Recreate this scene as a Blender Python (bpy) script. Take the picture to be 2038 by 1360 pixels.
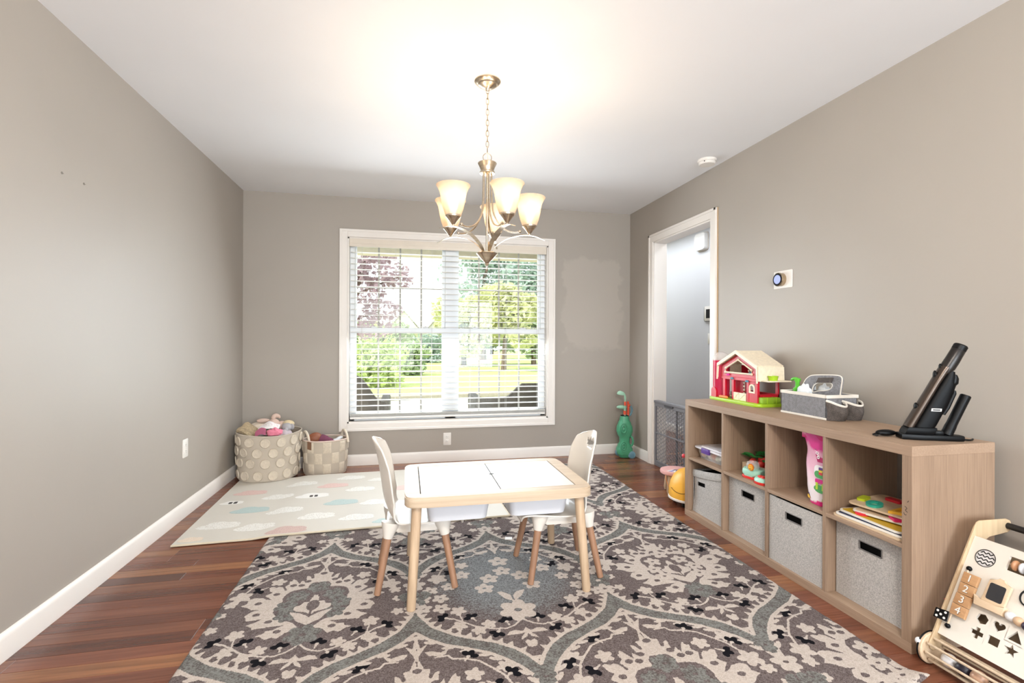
import bpy, bmesh, math, random
import numpy as np
from mathutils import Vector, Matrix

for o in list(bpy.data.objects):
    bpy.data.objects.remove(o, do_unlink=True)
SC = bpy.context.scene
COL = SC.collection
rnd = random.Random(7)
PI = math.pi
def R(d): return math.radians(d)

# ------------------------------------------------------------------ camera
XL, XR, YB, HC = -1.392, 2.238, 4.680, 2.44      # left wall, right wall, window wall, ceiling height
cam_d = bpy.data.cameras.new('camera')
cam = bpy.data.objects.new('camera', cam_d); COL.objects.link(cam)
cam_d.sensor_width = 36.0
cam_d.lens = 980.0 / 2038.0 * 36.0
cam_d.clip_start = 0.05; cam_d.clip_end = 400
_yaw, _roll = R(12.111), R(0.227)
cam.matrix_world = Matrix.Translation((0, 0, 1.1335)) @ Matrix.Rotation(-_yaw, 4, 'Z') @ Matrix.Rotation(PI / 2, 4, 'X') @ Matrix.Rotation(_roll, 4, 'Z')
SC.camera = cam

# ------------------------------------------------------------------ world, sun, lights, exposure
SC.view_settings.view_transform = 'Standard'
SC.view_settings.look = 'None'
SC.view_settings.gamma = 1.0
SC.view_settings.use_curve_mapping = False
SC.view_settings.exposure = 0.52
SKY = 1.75
CHAND = 2.1
REAR_FILL = 92.0                                 # watts of the added fill lamp behind the camera                                      # watts of each chandelier bulb
w = bpy.data.worlds.new('sky'); SC.world = w; w.use_nodes = True
wb = w.node_tree.nodes['Background']
wb.inputs[0].default_value = (0.86, 0.94, 1.0, 1); wb.inputs[1].default_value = SKY
sd = bpy.data.lights.new('sun', 'SUN'); sd.energy = 4.0; sd.angle = R(1.5); sd.color = (1.0, 0.95, 0.84)
sun = bpy.data.objects.new('sun', sd); COL.objects.link(sun)
sun.rotation_euler = (R(38), 0, R(-62))          # high, from behind the house and to its left
def area(name, loc, rot, sx, sy, power, color=(1, 1, 1)):
    d = bpy.data.lights.new(name, 'AREA'); d.shape = 'RECTANGLE'; d.size = sx; d.size_y = sy
    d.energy = power; d.color = color
    o = bpy.data.objects.new(name, d); COL.objects.link(o)
    o.location = loc; o.rotation_euler = rot
    return o
# added fill lights at the two made-up windows behind the camera
area('rear_fill_light', (-0.45, -2.43, 1.30), (R(90), 0, 0), 1.25, 1.6, 30, (0.98, 0.97, 0.96))
area('rear_fill_light', (1.45, -2.43, 1.30), (R(90), 0, 0), 1.25, 1.6, 90, (0.80, 0.90, 1.0))
# added unseen light panel under the hall ceiling, evens out the hall wall
area('hall_fill_panel', (2.83, 4.7, 2.42), (0, 0, 0), 0.4, 3.6, 21, (0.88, 0.94, 1.0))
# added unseen light panels at the front window, standing in for daylight
area('front_window_fill', (0.42, 4.640, 1.23), (R(-62), 0, 0), 1.75, 1.5, 44, (0.84, 0.92, 1.0))
area('porch_fill', (0.42, 4.88, 1.22), (R(-90), 0, 0), 1.75, 1.5, 15, (0.95, 0.98, 1.0))  # added unseen panel outside the glass, whitens the blind slats

# ------------------------------------------------------------------ helpers
def lin(c):
    if isinstance(c, str):
        c = tuple(int(c[i:i + 2], 16) for i in (0, 2, 4))
    return tuple(((v / 255) / 12.92 if v / 255 <= 0.04045 else ((v / 255 + 0.055) / 1.055) ** 2.4) for v in c)

class NT:
    def __init__(s, name):
        s.m = bpy.data.materials.new(name); s.m.use_nodes = True
        s.t = s.m.node_tree; s.n = s.t.nodes; s.l = s.t.links
        s.b = s.n['Principled BSDF']; s.out = s.n['Material Output']
        s._c = None
    def node(s, typ, **kw):
        n = s.n.new(typ)
        for k, v in kw.items(): setattr(n, k, v)
        return n
    def link(s, a, b): s.l.new(a, b)
    def coord(s, scale=(1, 1, 1), kind='Object', rot=(0, 0, 0)):
        tc = s.node('ShaderNodeTexCoord'); mp = s.node('ShaderNodeMapping')
        mp.inputs['Scale'].default_value = scale; mp.inputs['Rotation'].default_value = rot
        s.link(tc.outputs[kind], mp.inputs['Vector']); return mp.outputs['Vector']
    def noise(s, vec, scale=10, detail=3, rough=0.5, dist=0):
        n = s.node('ShaderNodeTexNoise'); n.inputs['Scale'].default_value = scale
        n.inputs['Detail'].default_value = detail; n.inputs['Roughness'].default_value = rough
        n.inputs['Distortion'].default_value = dist
        s.link(vec, n.inputs['Vector']); return n.outputs['Fac']
    def ramp(s, fac, stops):
        r = s.node('ShaderNodeValToRGB'); e = r.color_ramp.elements
        while len(e) < len(stops): e.new(0.5)
        for el, (p, c) in zip(e, stops): el.position = p; el.color = (*c, 1)
        s.link(fac, r.inputs['Fac']); return r.outputs['Color']
    def mix(s, fac, a, b, mode='MIX'):
        n = s.node('ShaderNodeMix', data_type='RGBA', blend_type=mode)
        for sock, v in ((0, fac), (6, a), (7, b)):
            if hasattr(v, 'is_output') or hasattr(v, 'links'): s.link(v, n.inputs[sock])
            elif sock == 0: n.inputs[0].default_value = v
            else: n.inputs[sock].default_value = (*v, 1)
        return n.outputs[2]
    def math(s, op, a, b=0.0, clamp=False):
        n = s.node('ShaderNodeMath', operation=op); n.use_clamp = clamp
        for i, v in ((0, a), (1, b)):
            if hasattr(v, 'links'): s.link(v, n.inputs[i])
            else: n.inputs[i].default_value = v
        return n.outputs[0]
    def attr(s, name):
        n = s.node('ShaderNodeAttribute'); n.attribute_name = name; return n.outputs['Fac']
    def bump(s, h, strength=0.3, dist=0.002):
        b = s.node('ShaderNodeBump'); b.inputs['Strength'].default_value = strength
        b.inputs['Distance'].default_value = dist
        s.link(h, b.inputs['Height']); s.link(b.outputs['Normal'], s.b.inputs['Normal'])
    def base(s, v):
        if hasattr(v, 'links'): s.link(v, s.b.inputs['Base Color'])
        else: s.b.inputs['Base Color'].default_value = (*v, 1)
    def set(s, **kw):
        for k, v in kw.items():
            s.b.inputs[{'rough': 'Roughness', 'metal': 'Metallic', 'spec': 'Specular IOR Level', 'coat': 'Coat Weight', 'trans': 'Transmission Weight', 'ior': 'IOR', 'sheen': 'Sheen Weight', 'alpha': 'Alpha', 'sss': 'Subsurface Weight'}[k]].default_value = v
        return s

MATS = {}
def M(name, col, rough=0.5, metal=0.0, var=0.06, scale=12, bump=0.0, bscale=200, bdist=0.001, **kw):
    """plain procedural material: a colour with a little noise variation and optional fine relief"""
    if name in MATS: return MATS[name]
    t = NT(name); c = lin(col); v = t.coord()
    a = tuple(x * (1 - var) for x in c); b = tuple(min(1, x * (1 + var)) for x in c)
    t.base(t.ramp(t.noise(v, scale), [(0.3, a), (0.7, b)])); t.set(rough=rough, metal=metal, **kw)
    if bump: t.bump(t.noise(v, bscale, 2), bump, bdist)
    MATS[name] = t.m; return t.m

def WOOD(name, c1, c2, rough=0.5, axis=1, fine=90, bump=0.08):
    """straight-grained wood: noise stretched along one object axis"""
    if name in MATS: return MATS[name]
    t = NT(name); sc = [fine, fine, fine]; sc[axis] = fine * 0.03
    v = t.coord(tuple(sc)); sc2 = [7, 7, 7]; sc2[axis] = 0.5
    n1 = t.noise(v, 1.0, 4, 0.6); n2 = t.noise(t.coord(tuple(sc2)), 1.0, 3, 0.5, 0.6)
    f = t.math('ADD', t.math('MULTIPLY', n1, 0.6), t.math('MULTIPLY', n2, 0.4))
    t.base(t.ramp(f, [(0.36, lin(c1)), (0.64, lin(c2))])); t.set(rough=rough); t.bump(n1, bump, 0.0006)
    MATS[name] = t.m; return t.m

class G:
    """geometry builder: one bmesh, later one mesh object"""
    def __init__(s): s.bm = bmesh.new(); s.M = None
    def _v(s, p):
        p = Vector(p)
        return s.bm.verts.new(s.M @ p if s.M is not None else p)
    def raw(s, vs, fs):
        v = [s._v(p) for p in vs]
        for f in fs:
            try: s.bm.faces.new([v[i] for i in f])
            except ValueError: pass
        return s
    def box(s, x0, x1, y0, y1, z0, z1, bev=0, seg=2):
        t = bmesh.new()
        bmesh.ops.create_cube(t, size=1)
        for v in t.verts: v.co = Vector((x0 + (v.co.x + .5) * (x1 - x0), y0 + (v.co.y + .5) * (y1 - y0), z0 + (v.co.z + .5) * (z1 - z0)))
        if bev: bmesh.ops.bevel(t, geom=t.edges[:], offset=bev, segments=seg, profile=0.5, affect='EDGES')
        return s.merge(t)
    def merge(s, t):
        t.verts.index_update()
        v = [s._v(x.co) for x in t.verts]
        for f in t.faces:
            try: s.bm.faces.new([v[x.index] for x in f.verts])
            except ValueError: pass
        t.free(); return s
    def surf(s, f, nu, nv, cu=False, cv=False, skip=None):
        nU = nu if cu else nu + 1; nV = nv if cv else nv + 1
        g = [[s._v(f(i / nu, j / nv)) for j in range(nV)] for i in range(nU)]
        for i in range(nu):
            for j in range(nv):
                if skip and skip((i + .5) / nu, (j + .5) / nv): continue
                q = [g[i][j], g[(i + 1) % nU][j], g[(i + 1) % nU][(j + 1) % nV], g[i][(j + 1) % nV]]
                try: s.bm.faces.new(q)
                except ValueError: pass
        return s
    def lathe(s, prof, seg=24, c=(0, 0, 0), sx=1.0, sy=1.0, cap=True, rot=None):
        rings = []
        for r, z in prof:
            ring = []
            for k in range(seg):
                a = 2 * PI * k / seg; p = Vector((r * sx * math.cos(a), r * sy * math.sin(a), z))
                if rot is not None: p = rot @ p
                ring.append(s._v(Vector(c) + p))
            rings.append(ring)
        for a, b in zip(rings, rings[1:]):
            for k in range(seg):
                s.bm.faces.new([a[k], a[(k + 1) % seg], b[(k + 1) % seg], b[k]])
        if cap:
            if prof[0][0] > 1e-4: s.bm.faces.new(rings[0][::-1])
            if prof[-1][0] > 1e-4: s.bm.faces.new(rings[-1])
        return s
    def tube(s, path, r, seg=10, closed=False, cap=True, flat=None):
        P = [Vector(p) for p in path]; n = len(P)
        rs = r if isinstance(r, (list, tuple)) else [r] * n
        rings = []; up = None
        for i in range(n):
            if closed: t = (P[(i + 1) % n] - P[i - 1])
            else: t = P[min(i + 1, n - 1)] - P[max(i - 1, 0)]
            t.normalize()
            if up is None:
                up = Vector((0, 0, 1)) if abs(t.z) < 0.9 else Vector((1, 0, 0))
            up = (up - t * up.dot(t))
            if up.length < 1e-6: up = t.orthogonal()
            up.normalize(); sd_ = t.cross(up)
            fl = flat or (1, 1)
            rings.append([s._v(P[i] + (sd_ * math.cos(2 * PI * k / seg) * fl[0] + up * math.sin(2 * PI * k / seg) * fl[1]) * rs[i]) for k in range(seg)])
        m = n if closed else n - 1
        for i in range(m):
            a, b = rings[i], rings[(i + 1) % n]
            for k in range(seg):
                s.bm.faces.new([a[k], a[(k + 1) % seg], b[(k + 1) % seg], b[k]])
        if cap and not closed:
            s.bm.faces.new(rings[0][::-1]); s.bm.faces.new(rings[-1])
        return s
    def prism(s, pts, h0, h1, bev=0, seg=2, F=None):
        """outline in x,y extruded from z=h0 to z=h1; F maps the local point"""
        t = bmesh.new()
        lo = [t.verts.new((x, y, h0)) for x, y in pts]; hi = [t.verts.new((x, y, h1)) for x, y in pts]
        n = len(pts)
        t.faces.new(lo[::-1]); t.faces.new(hi)
        for i in range(n): t.faces.new([lo[i], lo[(i + 1) % n], hi[(i + 1) % n], hi[i]])
        if bev:
            e = [x for x in t.edges if abs(x.verts[0].co.z - x.verts[1].co.z) < 1e-7]
            bmesh.ops.bevel(t, geom=e, offset=bev, segments=seg, profile=0.5, affect='EDGES')
        if F:
            for v in t.verts: v.co = F(v.co)
        return s.merge(t)
    def ring(s, outer, inner, h0, h1, F=None):
        """plate with a hole: outer and inner outlines of equal length"""
        n = len(outer); t = bmesh.new()
        a = [t.verts.new((x, y, h0)) for x, y in outer]; b = [t.verts.new((x, y, h0)) for x, y in inner]
        c = [t.verts.new((x, y, h1)) for x, y in outer]; d = [t.verts.new((x, y, h1)) for x, y in inner]
        for i in range(n):
            j = (i + 1) % n
            t.faces.new([a[j], a[i], b[i], b[j]]); t.faces.new([c[i], c[j], d[j], d[i]])
            t.faces.new([a[i], a[j], c[j], c[i]]); t.faces.new([b[j], b[i], d[i], d[j]])
        if F:
            for v in t.verts: v.co = F(v.co)
        return s.merge(t)
    def ball(s, c, r, seg=16, rings=10, f=None):
        r = r if isinstance(r, (list, tuple)) else (r, r, r)
        t = bmesh.new(); bmesh.ops.create_uvsphere(t, u_segments=seg, v_segments=rings, radius=1)
        for v in t.verts:
            p = v.co.copy()
            if f: p = f(p)
            v.co = Vector((c[0] + p.x * r[0], c[1] + p.y * r[1], c[2] + p.z * r[2]))
        return s.merge(t)

def emesh(g, name, smooth=35):
    me = bpy.data.meshes.new(name)
    bmesh.ops.recalc_face_normals(g.bm, faces=g.bm.faces[:])
    g.bm.to_mesh(me); g.bm.free()
    if smooth:
        me.polygons.foreach_set('use_smooth', [True] * len(me.polygons))
        me.set_sharp_from_angle(angle=R(smooth))
    return me
def obj(name, g, mat, parent=None, loc=None, rot=None, smooth=35, label=None, kind=None):
    me = emesh(g, name, smooth) if isinstance(g, G) else g
    if mat is not None and not me.materials: me.materials.append(mat)
    o = bpy.data.objects.new(name, me); COL.objects.link(o)
    if parent: o.parent = parent
    if loc: o.location = loc
    if rot: o.rotation_euler = rot
    if label: o['label'] = label
    if kind: o['kind'] = kind
    return o
def tag(o, label, cat, group=None, kind=None):
    o['label'] = label; o['category'] = cat
    if group: o['group'] = group
    if kind: o['kind'] = kind
    return o
def thing(name, label, cat, loc=(0, 0, 0), rz=0.0, group=None):
    o = bpy.data.objects.new(name, None); COL.objects.link(o); o.empty_display_size = 0.05
    o.location = loc; o.rotation_euler = (0, 0, rz)
    return tag(o, label, cat, group)
def struct(name, g, mat, parent=None, label=None, smooth=0):
    o = obj(name, g, mat, parent, smooth=smooth)
    o['kind'] = 'structure'
    if label: o['label'] = label
    return o
def sempty(name, label, loc=(0, 0, 0)):
    o = bpy.data.objects.new(name, None); COL.objects.link(o); o.location = loc
    o['kind'] = 'structure'; o['label'] = label
    return o
def rrect(x0, x1, y0, y1, r, n=5):
    pts = []
    for cx, cy, a0 in ((x1 - r, y1 - r, 0), (x0 + r, y1 - r, 90), (x0 + r, y0 + r, 180), (x1 - r, y0 + r, 270)):
        for k in range(n + 1):
            a = R(a0 + 90 * k / n); pts.append((cx + r * math.cos(a), cy + r * math.sin(a)))
    return pts
def arc(c, r, a0, a1, n=10, ry=None):
    ry = ry or r
    return [(c[0] + r * math.cos(R(a0 + (a1 - a0) * k / n)), c[1] + ry * math.sin(R(a0 + (a1 - a0) * k / n))) for k in range(n + 1)]
def smoothpath(pts, n=6):
    """Catmull-Rom through the points"""
    P = [Vector(p) for p in pts]; out = []
    for i in range(len(P) - 1):
        p0 = P[max(i - 1, 0)]; p1 = P[i]; p2 = P[i + 1]; p3 = P[min(i + 2, len(P) - 1)]
        for k in range(n):
            t = k / n
            out.append(0.5 * ((2 * p1) + (p2 - p0) * t + (2 * p0 - 5 * p1 + 4 * p2 - p3) * t * t + (3 * p1 - p0 - 3 * p2 + p3) * t ** 3))
    out.append(P[-1]); return out
def interp(pts, n): return smoothpath(pts, n)
# ------------------------------------------------------------------ materials of the room
def wall_mat(name, col, patch=False, sheen=0.50):
    t = NT(name); v = t.coord(); c = lin(col)
    f = t.noise(v, 1.3, 2)
    bc = t.ramp(f, [(0.3, tuple(x * 0.975 for x in c)), (0.7, tuple(min(1, x * 1.02) for x in c))])
    if patch:                                   # touch-up paint, a little lighter, right of the window
        d = t.coord((1, 1, 1)); sx = t.node('ShaderNodeSeparateXYZ'); t.link(d, sx.inputs[0])
        wob = t.math('MULTIPLY', t.math('SUBTRACT', t.noise(v, 3.2, 4, 0.6), 0.5), 0.42)
        ax = t.math('ABSOLUTE', t.math('SUBTRACT', t.math('ADD', sx.outputs[0], wob), 1.83))
        az = t.math('ABSOLUTE', t.math('SUBTRACT', t.math('ADD', sx.outputs[2], wob), 1.50))
        fx = t.math('SUBTRACT', 1.0, t.math('MULTIPLY', ax, 3.2)); fz = t.math('SUBTRACT', 1.0, t.math('MULTIPLY', az, 2.1))
        mk = t.math('MULTIPLY', t.math('MULTIPLY', t.math('MINIMUM', fx, fz), 9.0, True), 0.55)
        mk = t.math('MAXIMUM', mk, 0.0)
        bc = t.mix(mk, bc, tuple(x * 1.22 for x in c))
    t.base(bc); t.set(rough=sheen, spec=0.5); t.bump(t.noise(v, 260, 2), 0.05, 0.0006)
    return t.m
m_wall = wall_mat('wall_paint', 'A69E94')
m_wall_b = wall_mat('wall_paint_touched_up', 'A69E94', True)
m_hall = wall_mat('hall_paint', 'DBDCE0')
m_ceil = wall_mat('ceiling_paint', 'EEEEEF', sheen=0.7)
m_trim = M('white_trim_paint', 'E9E3DC', 0.4, var=0.015, scale=4)
m_door_trim = m_trim
m_vinyl = M('white_vinyl', 'EEF1F4', 0.35, var=0.01)
m_dark = M('black_gap', '0B0A0A', 0.9)

# ------------------------------------------------------------------ floor of cherry planks
def plank_mat():
    t = NT('cherry_planks'); oi = t.node('ShaderNodeObjectInfo')
    tc = t.node('ShaderNodeTexCoord'); mp = t.node('ShaderNodeMapping'); mp.inputs['Scale'].default_value = (1.0, 26, 26)
    add = t.node('ShaderNodeVectorMath', operation='ADD'); t.link(tc.outputs['Object'], add.inputs[0])
    cm = t.node('ShaderNodeCombineXYZ')
    for i in range(3): t.link(t.math('MULTIPLY', oi.outputs['Random'], 37.0 * (i + 1)), cm.inputs[i])
    t.link(cm.outputs[0], add.inputs[1]); t.link(add.outputs[0], mp.inputs['Vector'])
    g1 = t.noise(mp.outputs[0], 2.2, 5, 0.65, 0.4)
    base = t.ramp(oi.outputs['Random'], [(0.0, lin('683A29')), (0.25, lin('7E4B36')), (0.45, lin('70422F')), (0.65, lin('91603F')), (0.8, lin('77422C')), (1.0, lin('593223'))])
    gr = t.ramp(g1, [(0.25, (0.55, 0.52, 0.5)), (0.6, (1, 1, 1)), (0.8, (1.25, 1.2, 1.1))])
    t.base(t.mix(1.0, base, gr, 'MULTIPLY')); t.set(rough=0.27, spec=0.5); t.bump(g1, 0.05, 0.0005)
    return t.m
m_plank = plank_mat()
g = G(); g.box(-2.9, 5.2, -2.6, 7.2, -0.20, -0.0045)
floor = struct('floor', g, M('dark_subfloor', '2A1610', 0.6), label='dark red-brown cherry hardwood plank floor')
PW = 0.0762
plank_meshes = {}
def plank(x0, x1, y0):
    ln = round((x1 - x0) / 0.05) * 0.05; key = round(ln, 2)
    if key not in plank_meshes:
        h = ln / 2 - 0.0006
        gg = G(); gg.box(-h, h, -PW / 2 + 0.0005, PW / 2 - 0.0005, -0.004, 0.0, bev=0.0008, seg=1)
        me = emesh(gg, 'plank', 0); me.materials.append(m_plank); plank_meshes[key] = me
    o = bpy.data.objects.new('plank', plank_meshes[key]); COL.objects.link(o)
    o.parent = floor; o.location = ((x0 + x1) / 2, y0 + PW / 2, 0)
rf = random.Random(21)
row0 = 2.603 - 40 * PW
for r_ in range(86):
    y0 = row0 + r_ * PW
    inroom = y0 + PW <= YB + 0.06                # further rows lie in the hallway only
    xe = 2.25 if y0 < 3.26 else 3.26
    x = (XL - 0.02 if inroom else XR + 0.05) - rf.choice([0, 0.2, 0.35, 0.5])
    while x < xe:
        ln = rf.choice([0.55, 0.7, 0.8, 0.95, 1.1, 1.25, 1.4])
        x1 = x + ln
        a, b = max(x, XL - 0.05 if inroom else XR + 0.05), min(x1, xe + 0.05)
        n_ = max(1, round((b - a) / 0.05)); b2 = a + n_ * 0.05
        if b - a > 0.04: plank(a, b2, y0)
        x = b2

# ------------------------------------------------------------------ walls and ceiling
T = 0.12
g = G(); g.box(XL - T, XL, -2.5, YB + 0.16, 0, HC)
struct('wall_left', g, m_wall, label='greige painted wall on the left, bare')
WX0, WX1, WZ0, WZ1 = -0.522, 1.366, 0.383, 2.077
g = G()
g.box(XL, WX0, YB, YB + 0.16, 0, HC); g.box(WX1, XR, YB, YB + 0.16, 0, HC)
g.box(WX0, WX1, YB, YB + 0.16, 0, WZ0); g.box(WX0, WX1, YB, YB + 0.16, WZ1, HC)
struct('wall_back', g, m_wall_b, label='greige window wall with a lighter touched-up paint patch')
DY0, DY1, DZ = 3.300, 4.186, 2.060
g = G()
g.box(XR, XR + T, -2.5, DY0, 0, HC); g.box(XR, XR + T, DY1, 7.0, 0, HC); g.box(XR, XR + T, DY0, DY1, DZ, HC)
struct('wall_right', g, m_wall, label='greige painted wall on the right with the doorway')
g = G()
for a, b in ((XL, -1.075), (0.175, 0.825), (2.075, XR)): g.box(a, b, -2.56, -2.44, 0, HC)
for a, b in ((-1.075, 0.175), (0.825, 2.075)):
    g.box(a, b, -2.56, -2.44, 0, 0.5); g.box(a, b, -2.56, -2.44, 2.1, HC)
struct('wall_rear', g, m_wall, label='greige wall behind the camera with two added windows')
g = G(); g.box(XL - 0.3, 3.5, -2.7, 7.2, HC, HC + 0.2)
struct('ceiling', g, m_ceil, label='flat white ceiling')
g = G(); g.box(3.30, 3.42, 2.2, 7.0, 0, HC)
struct('wall_hall', g, m_hall, label='pale grey hallway wall seen through the doorway')
g = G(); g.box(XR + T, 3.30, 2.08, 2.2, 0, HC); g.box(XR + T, 3.42, 6.9, 7.0, 2.3, HC); g.box(XR + T, 3.42, 6.9, 7.0, 0, 0.4)
struct('wall_hall_end', g, m_hall, label='pale grey end walls of the hallway')

# baseboards
def baseboard(name, x0, x1, y0, y1, nrm, label):
    prof = [(0, 0), (0.014, 0), (0.014, 0.078), (0.011, 0.088), (0.006, 0.096), (0, 0.098)]
    g = G(); n = len(prof)
    vs = []
    for (px, py) in ((x0, y0), (x1, y1)):
        for d, z in prof: vs.append((px + nrm[0] * d, py + nrm[1] * d, z))
    fs = [[i, (i + 1) % n, n + (i + 1) % n, n + i] for i in range(n)] + [list(range(n))[::-1], list(range(n, 2 * n))]
    g.raw(vs, fs); struct(name, g, m_trim, label=label, smooth=20)
baseboard('baseboard_left', XL, XL, -2.44, YB, (1, 0), 'white baseboard along the left wall')
baseboard('baseboard_back', XL, XR, YB, YB, (0, -1), 'white baseboard under the window')
baseboard('baseboard_right', XR, XR, 4.256, YB, (-1, 0), 'short white baseboard between corner and doorway')
baseboard('baseboard_right', XR, XR, -2.44, 3.229, (-1, 0), 'white baseboard behind the shelf unit')
baseboard('baseboard_hall', 3.30, 3.30, 2.2, 6.9, (-1, 0), 'white baseboard in the hallway')

# doorway casing and jamb
door = sempty('door_1', 'white painted doorway casing without a door leaf', (XR, (DY0 + DY1) / 2, 0))
def dbox(name, mat, *b, bev=0.0015):
    gg = G(); gg.box(b[0] - XR, b[1] - XR, b[2] - (DY0 + DY1) / 2, b[3] - (DY0 + DY1) / 2, b[4], b[5], bev=bev, seg=1)
    return obj(name, gg, mat, door, smooth=0)
cw = 0.070
for y0, y1 in ((DY0 - cw, DY0), (DY1, DY1 + cw)):
    dbox('casing', m_trim, XR - 0.014, XR, y0, y1, 0, DZ + 0.0)
    q0, q1 = (y0, y0 + 0.02) if y0 < 3.6 else (y1 - 0.02, y1)
    dbox('casing_bead', m_trim, XR - 0.020, XR - 0.013, q0, q1, 0, DZ + cw)
dbox('head_casing', m_trim, XR - 0.014, XR, DY0 - cw, DY1 + cw, DZ, DZ + cw)
dbox('casing_bead', m_trim, XR - 0.020, XR - 0.013, DY0 - cw, DY1 + cw, DZ + cw - 0.02, DZ + cw)
dbox('jamb', m_trim, XR - 0.002, XR + T + 0.002, DY1 - 0.012, DY1 + 0.002, 0, DZ)
dbox('jamb', m_trim, XR - 0.002, XR + T + 0.002, DY0 - 0.002, DY0 + 0.012, 0, DZ)
dbox('head_jamb', m_trim, XR - 0.002, XR + T + 0.002, DY0, DY1, DZ - 0.012, DZ + 0.002)
dbox('bare_caulk_strip', M('tan_caulk', 'C6A985', 0.7), XR - 0.004, XR, DY0 - cw - 0.012, DY0 - cw, 0, DZ + cw)
for x0, x1 in ((XR + T, XR + T + 0.014),):
    dbox('casing', m_trim, x0, x1, DY1, DY1 + cw, 0, DZ + cw); dbox('casing', m_trim, x0, x1, DY0 - cw, DY0, 0, DZ + cw)

# ------------------------------------------------------------------ window
win = sempty('window_1', 'large white double window of two double-hung sashes with grilles', ((WX0 + WX1) / 2, YB, WZ0))
WO = Vector(((WX0 + WX1) / 2, YB, WZ0))
def wbox(name, mat, x0, x1, y0, y1, z0, z1, bev=0.0, parent=None):
    gg = G(); gg.box(x0 - WO.x, x1 - WO.x, y0 - WO.y, y1 - WO.y, z0 - WO.z, z1 - WO.z, bev=bev, seg=1)
    o = obj(name, gg, mat, parent or win, smooth=0); return o
cwn = 0.070
for x0, x1 in ((WX0 - cwn, WX0), (WX1, WX1 + cwn)):
    wbox('casing', m_trim, x0, x1, YB - 0.016, YB, WZ0 - cwn, WZ1 + cwn, 0.003)
    e0, e1 = (x0, x0 + 0.022) if x0 < 0 else (x1 - 0.022, x1)
    wbox('casing_bead', m_trim, e0, e1, YB - 0.021, YB - 0.014, WZ0 - cwn, WZ1 + cwn, 0.002)
for z0, z1 in ((WZ0 - cwn, WZ0), (WZ1, WZ1 + cwn)):
    wbox('casing', m_trim, WX0, WX1, YB - 0.016, YB, z0, z1, 0.003)
    e0, e1 = (z0, z0 + 0.022) if z0 < 1 else (z1 - 0.022, z1)
    wbox('casing_bead', m_trim, WX0 - cwn, WX1 + cwn, YB - 0.0205, YB - 0.014, e0, e1, 0.002)
wbox('jamb_liner', m_trim, WX0, WX0 + 0.012, YB, YB + 0.15, WZ0, WZ1); wbox('jamb_liner', m_trim, WX1 - 0.012, WX1, YB, YB + 0.15, WZ0, WZ1)
wbox('jamb_liner', m_trim, WX0, WX1, YB, YB + 0.15, WZ1 - 0.012, WZ1); wbox('sill', m_trim, WX0, WX1, YB, YB + 0.15, WZ0, WZ0 + 0.014)
wbox('mullion', m_vinyl, 0.365, 0.465, YB + 0.07, YB + 0.15, WZ0, WZ1)
gm = NT('window_glass'); gt = gm.node('ShaderNodeBsdfTransparent'); gg_ = gm.node('ShaderNodeBsdfGlossy'); gg_.inputs['Roughness'].default_value = 0.02
lw = gm.node('ShaderNodeFresnel'); lw.inputs[0].default_value = 1.3; mx = gm.node('ShaderNodeMixShader')
gt.inputs[0].default_value = (0.97, 0.99, 0.98, 1)
gm.link(lw.outputs[0], mx.inputs[0]); gm.link(gt.outputs[0], mx.inputs[1]); gm.link(gg_.outputs[0], mx.inputs[2]); gm.link(mx.outputs[0], gm.out.inputs[0])
m_glass = gm.m
m_munt = M('backlit_grille_bar', 'A7A39B', 0.5)  # grey puts the bars' backlit shade into their colour
for gx0, gx1 in ((-0.452, 0.335), (0.495, 1.292)):
    for lower in (True, False):
        yy = YB + (0.085 if lower else 0.118)
        z0, z1 = (0.466, 1.207) if lower else (1.258, 2.015)
        f0, f1 = (gx0 - 0.042, gx1 + 0.042)
        s_ = wbox('sash', m_vinyl, f0, gx0, yy - 0.014, yy + 0.014, z0 - 0.05, z1 + 0.051)
        sg = lambda nm, a, b, c, d, mat=m_vinyl, t=0.014: wbox(nm, mat, a, b, yy - t, yy + t, c, d, 0, s_)
        sg('stile', gx1, f1, z0 - 0.05, z1 + 0.051); sg('rail', gx0, gx1, z0 - 0.05, z0); sg('rail', gx0, gx1, z1, z1 + 0.051)
        for k in (1, 2, 3): sg('grille_bar', gx0 + (gx1 - gx0) * k / 4 - 0.008, gx0 + (gx1 - gx0) * k / 4 + 0.008, z0, z1, m_munt, 0.003)
        zm = (z0 + z1) / 2 + (0.01 if lower else 0.0)
        sg('grille_bar', gx0, gx1, zm - 0.008, zm + 0.008, m_munt, 0.0032)
        sg('pane', gx0, gx1, z0, z1, m_glass, 0.0015)
        if lower:
            for kx in (0.2, 0.8):
                q = gx0 + (gx1 - gx0) * kx
                sg('sash_lock', q - 0.025, q + 0.025, z1 + 0.051, z1 + 0.062, m_vinyl, 0.012); sg('lock_button', q - 0.008, q + 0.008, z1 + 0.062, z1 + 0.068, m_dark, 0.006)
for xx in (WX0 + 0.014, WX1 - 0.054):
    wbox('side_frame', m_vinyl, xx, xx + 0.040, YB + 0.07, YB + 0.15, WZ0 + 0.014, WZ1 - 0.012)
wbox('head_frame', m_vinyl, WX0 + 0.014, WX1 - 0.014, YB + 0.07, YB + 0.15, 2.03, WZ1 - 0.012)
wbox('bottom_frame', m_vinyl, WX0 + 0.014, WX1 - 0.014, YB + 0.07, YB + 0.15, WZ0 + 0.014, 0.425)

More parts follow.
